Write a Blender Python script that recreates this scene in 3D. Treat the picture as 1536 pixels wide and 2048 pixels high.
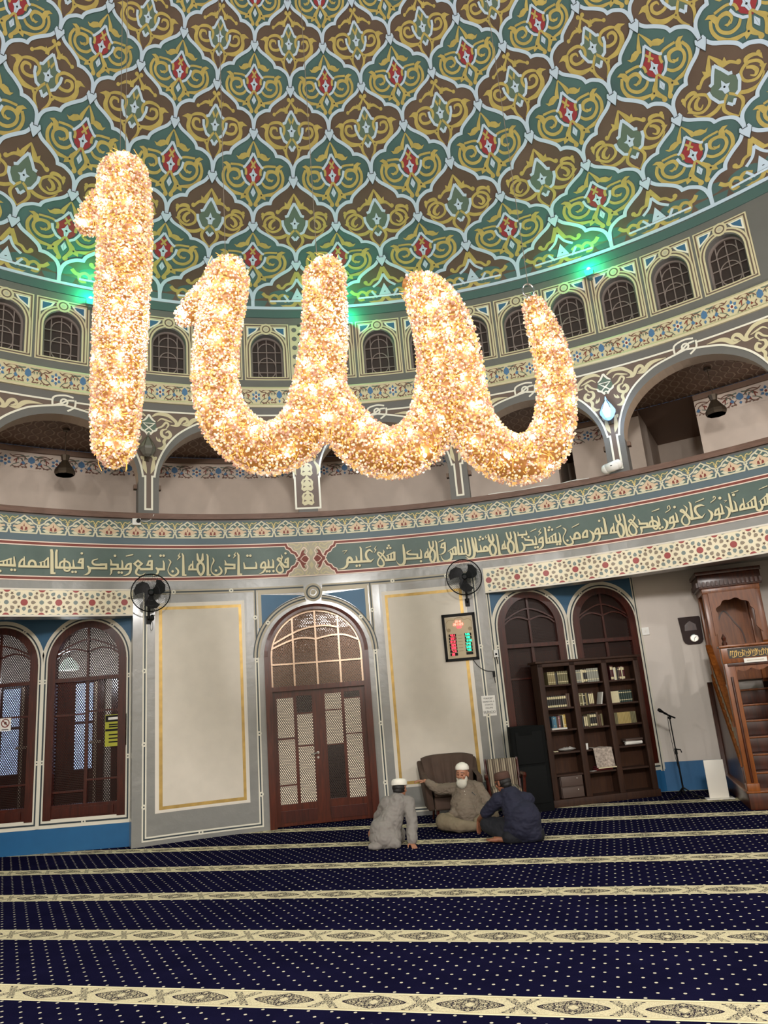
import bpy, bmesh, math, random
from math import sin, cos, pi, radians, sqrt, atan2, hypot
from mathutils import Vector, Matrix, noise
from mathutils.geometry import tessellate_polygon
for _o in list(bpy.data.objects): bpy.data.objects.remove(_o)
SC = bpy.context.scene
COL = SC.collection
R_ = random.Random(7)
# ------------------------------------------------------------------ camera
PITCH, ROLL, FPX, EYE = 0.25754, -0.08217, 1465.87, 1.6
_cp, _sp, _cr, _sr = cos(PITCH), sin(PITCH), cos(ROLL), sin(ROLL)
_fw = Vector((0, _cp, _sp)); _up0 = Vector((0, -_sp, _cp)); _rt0 = Vector((1, 0, 0))
_rt = _rt0*_cr + _up0*_sr; _up = _up0*_cr - _rt0*_sr
cd = bpy.data.cameras.new('camera'); cam = bpy.data.objects.new('camera', cd); COL.objects.link(cam)
cd.sensor_fit = 'HORIZONTAL'; cd.sensor_width = 36; cd.lens = 36*FPX/1536; cd.clip_end = 200; cd.clip_start = .05
m3 = Matrix((_rt, _up, -_fw)).transposed(); cam.matrix_world = Matrix.Translation((0, 0, EYE)) @ m3.to_4x4()
SC.camera = cam
# ------------------------------------------------------------------ world, exposure
w = bpy.data.worlds.new('night'); SC.world = w; w.use_nodes = True
w.node_tree.nodes['Background'].inputs[0].default_value = (.012, .014, .02, 1)
w.node_tree.nodes['Background'].inputs[1].default_value = 1
vs = SC.view_settings; vs.view_transform = 'Standard'; vs.look = 'None'; vs.exposure = 0.95; vs.gamma = 1
try: vs.use_curve_mapping = False
except Exception: pass
try:
    SC.cycles.use_denoising = True; SC.cycles.max_bounces = 6; SC.cycles.diffuse_bounces = 3; SC.cycles.glossy_bounces = 3
    SC.cycles.sample_clamp_indirect = 4; SC.cycles.caustics_reflective = False; SC.cycles.caustics_refractive = False
    SC.cycles.transparent_max_bounces = 8
except Exception: pass
def lamp(name, loc, power, color=(1, 1, 1), rad=.05, kind='POINT', rot=None, **kw):
    l = bpy.data.lights.new(name, kind); l.energy = power; l.color = color
    if kind in ('POINT', 'SPOT'): l.shadow_soft_size = rad
    for k, v in kw.items(): setattr(l, k, v)
    o = bpy.data.objects.new(name, l); COL.objects.link(o); o.location = loc
    if rot: o.rotation_euler = rot
    return o
# ------------------------------------------------------------------ room frame: axis A0 through the door, cylinder R
CX, CY, R = -0.1127, 3.1638, 8.4
A0 = radians(-7.57); K = R*pi/180
def cw(X, z, lift=0.0, r=None):
    """arc metres X along the round wall from the door axis, height z, lift towards the room"""
    a = A0 + X/R; rr = (R if r is None else r) - lift
    return Vector((CX + rr*sin(a), CY + rr*cos(a), z))
def cyl(r=R):
    return lambda x, y, l=0.0: cw(x, y, l, r)
def planemap(P0, d, up=Vector((0, 0, 1))):
    P0 = Vector(P0); d = Vector(d).normalized(); n = Vector((d.y, -d.x, 0))
    return lambda x, y, l=0.0: P0 + d*x + up*y + n*l
lamp('near_floor_fill', (.6, -1.3, 5.0), 820, (1, .97, .93), .45)  # added fill behind and above the viewer to brighten the near floor, no fitting
# fill lights added out of view at gallery height, without fittings
FILLS_BEHIND = [(-140, 5.65, 180), (-100, 5.65, 150), (150, 5.65, 180), (105, 5.65, 150), (-65, 5.65, 50), (68, 5.65, 70), (180, 5.65, 160)]
for dg, z, pw in FILLS_BEHIND:
    lamp('gallery_fill_light', cw(dg*K, z, .45), pw*1.6, (1, .97, .94), .12)
# ------------------------------------------------------------------ materials
def lin(h):
    h = h.lstrip('#'); c = [int(h[i:i+2], 16)/255 for i in (0, 2, 4)]
    return tuple((x/12.92 if x <= .04045 else ((x+.055)/1.055)**2.4) for x in c) + (1,)
MAT = {}
def mat(name, col, rough=.6, metal=0, emit=None, es=0, var=.0, vscale=6, bump=0, bscale=30, spec=.5, alpha=1, trans=0, coat=0):
    m = bpy.data.materials.new(name); m.use_nodes = True; nt = m.node_tree; b = nt.nodes['Principled BSDF']
    c = lin(col) if isinstance(col, str) else tuple(col)+(1,)
    b.inputs['Base Color'].default_value = c; b.inputs['Roughness'].default_value = rough; b.inputs['Metallic'].default_value = metal
    b.inputs['Specular IOR Level'].default_value = spec
    if coat: b.inputs['Coat Weight'].default_value = coat; b.inputs['Coat Roughness'].default_value = .12
    if trans: b.inputs['Transmission Weight'].default_value = trans
    if alpha < 1: b.inputs['Alpha'].default_value = alpha
    if emit:
        b.inputs['Emission Color'].default_value = lin(emit) if isinstance(emit, str) else tuple(emit)+(1,)
        b.inputs['Emission Strength'].default_value = es
    if var or bump:
        tc = nt.nodes.new('ShaderNodeTexCoord')
    if var:
        nz = nt.nodes.new('ShaderNodeTexNoise'); nz.inputs['Scale'].default_value = vscale; nz.inputs['Detail'].default_value = 5
        nt.links.new(tc.outputs['Object'], nz.inputs['Vector'])
        mr = nt.nodes.new('ShaderNodeMapRange'); mr.inputs[1].default_value = .3; mr.inputs[2].default_value = .7
        mr.inputs[3].default_value = 1-var; mr.inputs[4].default_value = 1+var
        nt.links.new(nz.outputs['Fac'], mr.inputs[0])
        mx = nt.nodes.new('ShaderNodeMix'); mx.data_type = 'RGBA'; mx.blend_type = 'MULTIPLY'; mx.inputs[0].default_value = 1
        mx.inputs[6].default_value = c; nt.links.new(mr.outputs[0], mx.inputs[7]); nt.links.new(mx.outputs[2], b.inputs['Base Color'])
    if bump:
        n2 = nt.nodes.new('ShaderNodeTexNoise'); n2.inputs['Scale'].default_value = bscale; n2.inputs['Detail'].default_value = 4
        nt.links.new(tc.outputs['Object'], n2.inputs['Vector'])
        bp = nt.nodes.new('ShaderNodeBump'); bp.inputs['Strength'].default_value = bump; bp.inputs['Distance'].default_value = .02
        nt.links.new(n2.outputs['Fac'], bp.inputs['Height']); nt.links.new(bp.outputs['Normal'], b.inputs['Normal'])
    MAT[name] = m; return m
def woodmat(name, c1, c2, rough=.35, scale=(1.2, 1.2, .12), coat=.3):
    m = bpy.data.materials.new(name); m.use_nodes = True; nt = m.node_tree; b = nt.nodes['Principled BSDF']
    tc = nt.nodes.new('ShaderNodeTexCoord'); mp = nt.nodes.new('ShaderNodeMapping'); mp.inputs['Scale'].default_value = tuple(s*10 for s in scale)
    nz = nt.nodes.new('ShaderNodeTexNoise'); nz.inputs['Scale'].default_value = 2.2; nz.inputs['Detail'].default_value = 8; nz.inputs['Distortion'].default_value = .8
    cr = nt.nodes.new('ShaderNodeValToRGB'); cr.color_ramp.elements[0].position = .3; cr.color_ramp.elements[1].position = .72
    cr.color_ramp.elements[0].color = lin(c1); cr.color_ramp.elements[1].color = lin(c2)
    nt.links.new(tc.outputs['Object'], mp.inputs[0]); nt.links.new(mp.outputs[0], nz.inputs['Vector'])
    nt.links.new(nz.outputs['Fac'], cr.inputs[0]); nt.links.new(cr.outputs[0], b.inputs['Base Color'])
    b.inputs['Roughness'].default_value = rough; b.inputs['Coat Weight'].default_value = coat; b.inputs['Coat Roughness'].default_value = .2; b.inputs['Specular IOR Level'].default_value = .35
    MAT[name] = m; return m
# ------------------------------------------------------------------ mesh builder
class MB:
    def __init__(s): s.v = []; s.f = []; s.m = []; s.names = []
    def mi(s, mat):
        if mat not in s.names: s.names.append(mat)
        return s.names.index(mat)
    def face(s, pts, mat):
        i = len(s.v); s.v.extend([tuple(p) for p in pts]); s.f.append(tuple(range(i, i+len(pts)))); s.m.append(s.mi(mat))
    def mesh(s, vs, fs, mat):
        i = len(s.v); s.v.extend([tuple(p) for p in vs]); k = s.mi(mat)
        for f in fs: s.f.append(tuple(j+i for j in f)); s.m.append(k)
    def grid(s, fn, nu, nv, mat, closed_u=False):
        """fn(i/nu, j/nv) -> point"""
        vs = []; nn = nu if closed_u else nu+1
        for j in range(nv+1):
            for i in range(nn): vs.append(fn(i/nu, j/nv))
        fs = []
        for j in range(nv):
            for i in range(nu):
                a = j*nn+i; b = j*nn+(i+1) % nn; fs.append((a, b, b+nn, a+nn))
        s.mesh(vs, fs, mat)
    def box(s, c, d, mat, M=None):
        x, y, z = d[0]/2, d[1]/2, d[2]/2; c = Vector(c)
        vs = [Vector((a*x, b*y, e*z)) for e in (-1, 1) for a, b in ((-1, -1), (1, -1), (1, 1), (-1, 1))]
        vs = [(M @ v if M else v)+c for v in vs]
        s.mesh(vs, [(3, 2, 1, 0), (4, 5, 6, 7), (0, 1, 5, 4), (1, 2, 6, 5), (2, 3, 7, 6), (3, 0, 4, 7)], mat)
    def hexa(s, b4, t4, mat):
        s.mesh(list(b4)+list(t4), [(3, 2, 1, 0), (4, 5, 6, 7), (0, 1, 5, 4), (1, 2, 6, 5), (2, 3, 7, 6), (3, 0, 4, 7)], mat)
    def tube(s, pts, rad, mat, n=8, caps=True, closed=False):
        pts = [Vector(p) for p in pts]; N = len(pts); rs = rad if isinstance(rad, (list, tuple)) else [rad]*N
        vs = []; nrm = None
        for i, p in enumerate(pts):
            if closed: t = pts[(i+1) % N]-pts[i-1]
            else: t = pts[min(i+1, N-1)]-pts[max(i-1, 0)]
            t = t.normalized() if t.length > 1e-9 else Vector((0, 0, 1))
            if nrm is None:
                nrm = t.cross(Vector((0, 0, 1)) if abs(t.z) < .9 else Vector((1, 0, 0))).normalized()
            else:
                nrm = (nrm - t*nrm.dot(t)); nrm = nrm.normalized() if nrm.length > 1e-6 else t.orthogonal().normalized()
            b = t.cross(nrm)
            for k in range(n):
                a = 2*pi*k/n; vs.append(p + (nrm*cos(a)+b*sin(a))*rs[i])
        fs = []
        for i in range(N if closed else N-1):
            for k in range(n):
                a = i*n+k; b2 = i*n+(k+1) % n; c = ((i+1) % N)*n; fs.append((a, b2, c+(k+1) % n, c+k))
        if caps and not closed: fs.append(tuple(range(n-1, -1, -1))); fs.append(tuple((N-1)*n+k for k in range(n)))
        s.mesh(vs, fs, mat)
    def lathe(s, prof, c, mat, n=20, axis=None, closed=False):
        c = Vector(c); q = axis.normalized().to_track_quat('Z', 'Y') if axis else None; vs = []
        for r, z in prof:
            for k in range(n):
                a = 2*pi*k/n; v = Vector((r*cos(a), r*sin(a), z)); vs.append((q @ v if q else v)+c)
        fs = []
        for i in range(len(prof)-1):
            for k in range(n):
                a = i*n+k; b = i*n+(k+1) % n; fs.append((a, b, b+n, a+n))
        if not closed:
            fs.append(tuple(range(n-1, -1, -1))); fs.append(tuple((len(prof)-1)*n+k for k in range(n)))
        s.mesh(vs, fs, mat)
    def ball(s, c, r, mat, n=10, sc=(1, 1, 1)):
        prof = [(max(r*sin(pi*i/(n//2+1)), 1e-4), -r*cos(pi*i/(n//2+1))) for i in range(n//2+2)]
        c = Vector(c); i0 = len(s.v); s.lathe(prof, (0, 0, 0), mat, n)
        for i in range(i0, len(s.v)): v = s.v[i]; s.v[i] = (v[0]*sc[0]+c.x, v[1]*sc[1]+c.y, v[2]*sc[2]+c.z)
    # flat painted work laid over a surface: mp(x, y, lift) -> point
    def fill(s, mp, pts, mat, lift=0.0, edge=None):
        tris = tessellate_polygon([[Vector((x, y, 0)) for x, y in pts]])
        P = list(pts)
        if edge:
            todo = [tuple(t) for t in tris]; tris = []
            mid = {}
            while todo:
                t = todo.pop(); es = [(hypot(P[t[i]][0]-P[t[(i+1) % 3]][0], P[t[i]][1]-P[t[(i+1) % 3]][1]), i) for i in range(3)]
                L, i = max(es)
                if L <= edge: tris.append(t); continue
                a, b, c = t[i], t[(i+1) % 3], t[(i+2) % 3]; k = (min(a, b), max(a, b))
                if k not in mid: P.append(((P[a][0]+P[b][0])/2, (P[a][1]+P[b][1])/2)); mid[k] = len(P)-1
                m_ = mid[k]; todo += [(a, m_, c), (m_, b, c)]
        s.mesh([mp(x, y, lift) for x, y in P], tris, mat)
    def rect(s, mp, x0, y0, x1, y1, mat, lift=0.0, n=1, m=1):
        s.grid(lambda u, v: mp(x0+(x1-x0)*u, y0+(y1-y0)*v, lift), n, m, mat)
    def disc(s, mp, x, y, r, mat, lift=0.0, n=12, ry=None):
        ry = ry or r; s.face([mp(x+r*cos(2*pi*k/n), y+ry*sin(2*pi*k/n), lift) for k in range(n)], mat)
    def stroke(s, mp, pts, w, mat, lift=0.0, closed=False, maxseg=None, th=0):
        P = [Vector((a, b)) for a, b in pts]
        if maxseg:
            Q = []; W2 = []; wl = w if isinstance(w, (list, tuple)) else None
            cnt = len(P) if closed else len(P)-1
            for i in range(cnt):
                a, b = P[i], P[(i+1) % len(P)]; n = max(1, int(math.ceil((b-a).length/maxseg)))
                for k in range(n):
                    Q.append(a.lerp(b, k/n))
                    if wl: W2.append(wl[i]+(wl[(i+1) % len(P)]-wl[i])*k/n)
            if not closed:
                Q.append(P[-1])
                if wl: W2.append(wl[-1])
            P = Q; w = W2 if wl else w
        N = len(P); ws = w if isinstance(w, (list, tuple)) else [w]*N
        vs = []
        for i in range(N):
            a = P[i-1] if (i > 0 or closed) else None; b = P[(i+1) % N] if (i < N-1 or closed) else None
            t1 = (P[i]-a).normalized() if a is not None and (P[i]-a).length > 1e-9 else None
            t2 = (b-P[i]).normalized() if b is not None and (b-P[i]).length > 1e-9 else None
            if t1 is None and t2 is None: t1 = t2 = Vector((1, 0))
            if t1 is None: t1 = t2
            if t2 is None: t2 = t1
            n1 = Vector((-t1.y, t1.x)); n2 = Vector((-t2.y, t2.x)); m_ = n1+n2
            if m_.length < .3: m_ = n1; sc = 1
            else: m_.normalize(); sc = min(1/max(m_.dot(n1), .3), 1.8)
            h = m_*(ws[i]/2*sc); vs.append(P[i]+h); vs.append(P[i]-h)
        fs = [(2*i+1, (2*i+3) % (2*N), (2*i+2) % (2*N), 2*i) for i in range(N if closed else N-1)]
        if not th: s.mesh([mp(v.x, v.y, lift) for v in vs], fs, mat); return
        top = [mp(v.x, v.y, lift+th) for v in vs]; bot = [mp(v.x, v.y, lift) for v in vs]; n2_ = len(vs); F = list(fs)
        for i in range(N if closed else N-1):
            j = (i+1) % N
            F += [(2*i, 2*j, n2_+2*j, n2_+2*i), (2*j+1, 2*i+1, n2_+2*i+1, n2_+2*j+1), (n2_+2*i, n2_+2*j, n2_+2*j+1, n2_+2*i+1)]
        if not closed: F += [(0, n2_, n2_+1, 1), (2*N-1, n2_+2*N-1, n2_+2*N-2, 2*N-2)]
        s.mesh(top+bot, F, mat)
    def slab(s, mp, pts, mat, l0, l1, edge=None):
        """closed plate with outline pts between lifts l0 and l1"""
        s.fill(mp, pts, mat, l1, edge); n = len(pts)
        A = sum(pts[i][0]*pts[(i+1) % n][1]-pts[(i+1) % n][0]*pts[i][1] for i in range(n)); q = pts if A > 0 else pts[::-1]
        for i in range(n):
            a, b = q[i], q[(i+1) % n]; s.face([mp(*a, l0), mp(*b, l0), mp(*b, l1), mp(*a, l1)], mat)
    def bar(s, mp, x0, y0, x1, y1, l0, l1, mat, n=1):
        """box over a surface"""
        g = lambda l: (lambda u, v: mp(x0+(x1-x0)*u, y0+(y1-y0)*v, l))
        s.grid(g(l1), n, 1, mat); s.grid(g(l0), n, 1, mat)
        for yy in (y0, y1): s.grid(lambda u, v: mp(x0+(x1-x0)*u, yy, l0+(l1-l0)*v), n, 1, mat)
        for xx in (x0, x1): s.grid(lambda u, v: mp(xx, y0+(y1-y0)*u, l0+(l1-l0)*v), 1, 1, mat)
    def build(s, name, parent=None, smooth=False, loc=None, kind=None, fix=False):
        me = bpy.data.meshes.new(name); me.from_pydata(s.v, [], s.f)
        for n in s.names: me.materials.append(MAT[n])
        me.polygons.foreach_set('material_index', s.m)
        if fix:
            bm = bmesh.new(); bm.from_mesh(me); bmesh.ops.remove_doubles(bm, verts=bm.verts, dist=1e-5)
            bmesh.ops.recalc_face_normals(bm, faces=bm.faces); bm.to_mesh(me); bm.free()
        if smooth: me.polygons.foreach_set('use_smooth', [True]*len(me.polygons))
        me.update(); o = bpy.data.objects.new(name, me); COL.objects.link(o)
        if parent: o.parent = parent
        if loc: o.location = loc
        if kind: o['kind'] = kind
        return o
def sm(pts, n=6, closed=False):
    """Catmull-Rom through pts (tuples of any length)"""
    P = [tuple(p) for p in pts]; N = len(P); out = []
    for i in range(N if closed else N-1):
        p0 = P[i-1] if (i > 0 or closed) else P[i]; p1 = P[i]; p2 = P[(i+1) % N]; p3 = P[(i+2) % N] if (i+2 < N or closed) else p2
        for k in range(n):
            t = k/n; out.append(tuple(.5*((2*b)+(-a+c)*t+(2*a-5*b+4*c-d)*t*t+(-a+3*b-3*c+d)*t**3) for a, b, c, d in zip(p0, p1, p2, p3)))
    if not closed: out.append(P[-1])
    return out
def tag(o, label=None, cat=None, group=None, kind=None):
    if label: o['label'] = label
    if cat: o['category'] = cat
    if group: o['group'] = group
    if kind: o['kind'] = kind
    return o
def thing(name, label, cat, loc=(0, 0, 0), rz=0, group=None):
    o = bpy.data.objects.new(name, None); COL.objects.link(o); o.empty_display_size = .1
    o.location = loc; o.rotation_euler = (0, 0, rz); return tag(o, label, cat, group)
def arcpts(cx, cy, rx, ry, a0, a1, n):
    return [(cx+rx*cos(a0+(a1-a0)*i/n), cy+ry*sin(a0+(a1-a0)*i/n)) for i in range(n+1)]
def archline(cx, hw, z0, spring, rise, n=24):
    """outline of a round-headed opening from bottom left over the head to bottom right"""
    return [(cx-hw, z0)] + arcpts(cx, spring, hw, rise, pi, 0, n) + [(cx+hw, z0)]

mat('grey_paint','#82817d',.34,var=.06,vscale=3,bump=.24,bscale=9,spec=.8,coat=.6)
mat('grey_drum','#63605c',.55,var=.05,vscale=3)
mat('cream_paint','#d6ccbe',.55,var=.03)
mat('panel_white','#e6ddd0',.55)
mat('gold_leaf','#b39352',.38,metal=.45,var=.2,vscale=9)
mat('line_white','#e2dccb',.5)
mat('line_dark','#2f3a40',.5)
mat('line_tan','#b5aa95',.5)
mat('dado_blue','#1f5f8f',.5,var=.05)
mat('spandrel_blue','#37607f',.5,var=.05)
mat('band_green','#4d5f58',.45,var=.1,vscale=3,bump=.1,bscale=14)
mat('letter_gold','#d6cba4',.5)
mat('red_paint','#7a3224',.5)
mat('pink_white','#ecd6c6',.5)
mat('brown_paint','#655349',.5,var=.05)
mat('gold_paint','#cdb878',.5,var=.1,vscale=8)
mat('frieze_cream','#c8bc98',.55)
mat('frieze_blue','#4a6f92',.5)
mat('frieze_brown','#6b4a3c',.5)
mat('dome_green','#48615f',.42,var=.12,vscale=2)
mat('dome_brown','#5d4b40',.42,var=.14,vscale=2)
mat('dome_gold','#b09a58',.42,var=.12,vscale=7)
mat('dome_white','#b8c5d4',.42)
mat('dome_red','#8d2f35',.5)
mat('dome_olive','#59685a',.5)
mat('ink','#2a2c2e',.5)
mat('teal_dark','#48605c',.5)
mat('tile_cream','#efe2c4',.35)
mat('tile_red','#9c3a38',.35)
mat('tile_grey','#77837f',.35)
mat('tile_taupe','#8e7f6c',.35)
mat('tile_star','#5b432f',.35)
mat('gallery_cream','#cdbcad',.65,var=.03)
mat('gallery_brown','#7b6252',.6)
mat('gallery_line','#ab9681',.6)
woodmat('wood_door','#3c150a','#5c2410',.3)
woodmat('wood_red','#300f0a','#4d1b0f',.32)
woodmat('wood_ledge','#5d4438','#74574a',.45,(.2,.2,1.2),0)
woodmat('wood_book','#2c1a12','#40271a',.6,coat=0)
woodmat('wood_book_back','#331c10','#452814',.6,coat=0)
woodmat('wood_minbar','#67330f','#8e501f',.4)
woodmat('wood_minbar_dark','#2f130a','#51230e',.4)
mat('lattice_dark','#2b1a14',.4,metal=.3)
mat('lattice_bronze','#5a4436',.35,metal=.6)
mat('muntin_light','#b79e88',.3,metal=.5)
mat('glass_dark','#2a2422',.08,spec=.6,coat=.5)
mat('night','#17120f',.9)
mat('muntin_grey','#7d716a',.5)
mat('window_dark','#3a302c',.25)
mat('pane_cream','#d9cbb4',.5,emit='#e8d8bd',es=.42)
mat('pane_blue','#b7c3dd',.4,emit='#b9c8ee',es=.55)
mat('white_plastic','#e6e4de',.4)
mat('black_plastic','#0c0c0d',.5,spec=.2)
mat('black_metal','#101012',.35,metal=.6)
mat('chrome','#c8c8c8',.15,metal=1)
mat('paper','#ebe7e0',.7)
mat('skin','#a8745a',.5)
mat('skin_dark','#8a5840',.5)
mat('wall_white','#d3c9c0',.6,var=.03,vscale=2)
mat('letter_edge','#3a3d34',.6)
mat('strip_blue','#53636b',.5)
mat('lotus_pink','#cdb394',.5)
mat('frieze_line','#cfc8ac',.5)
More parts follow.
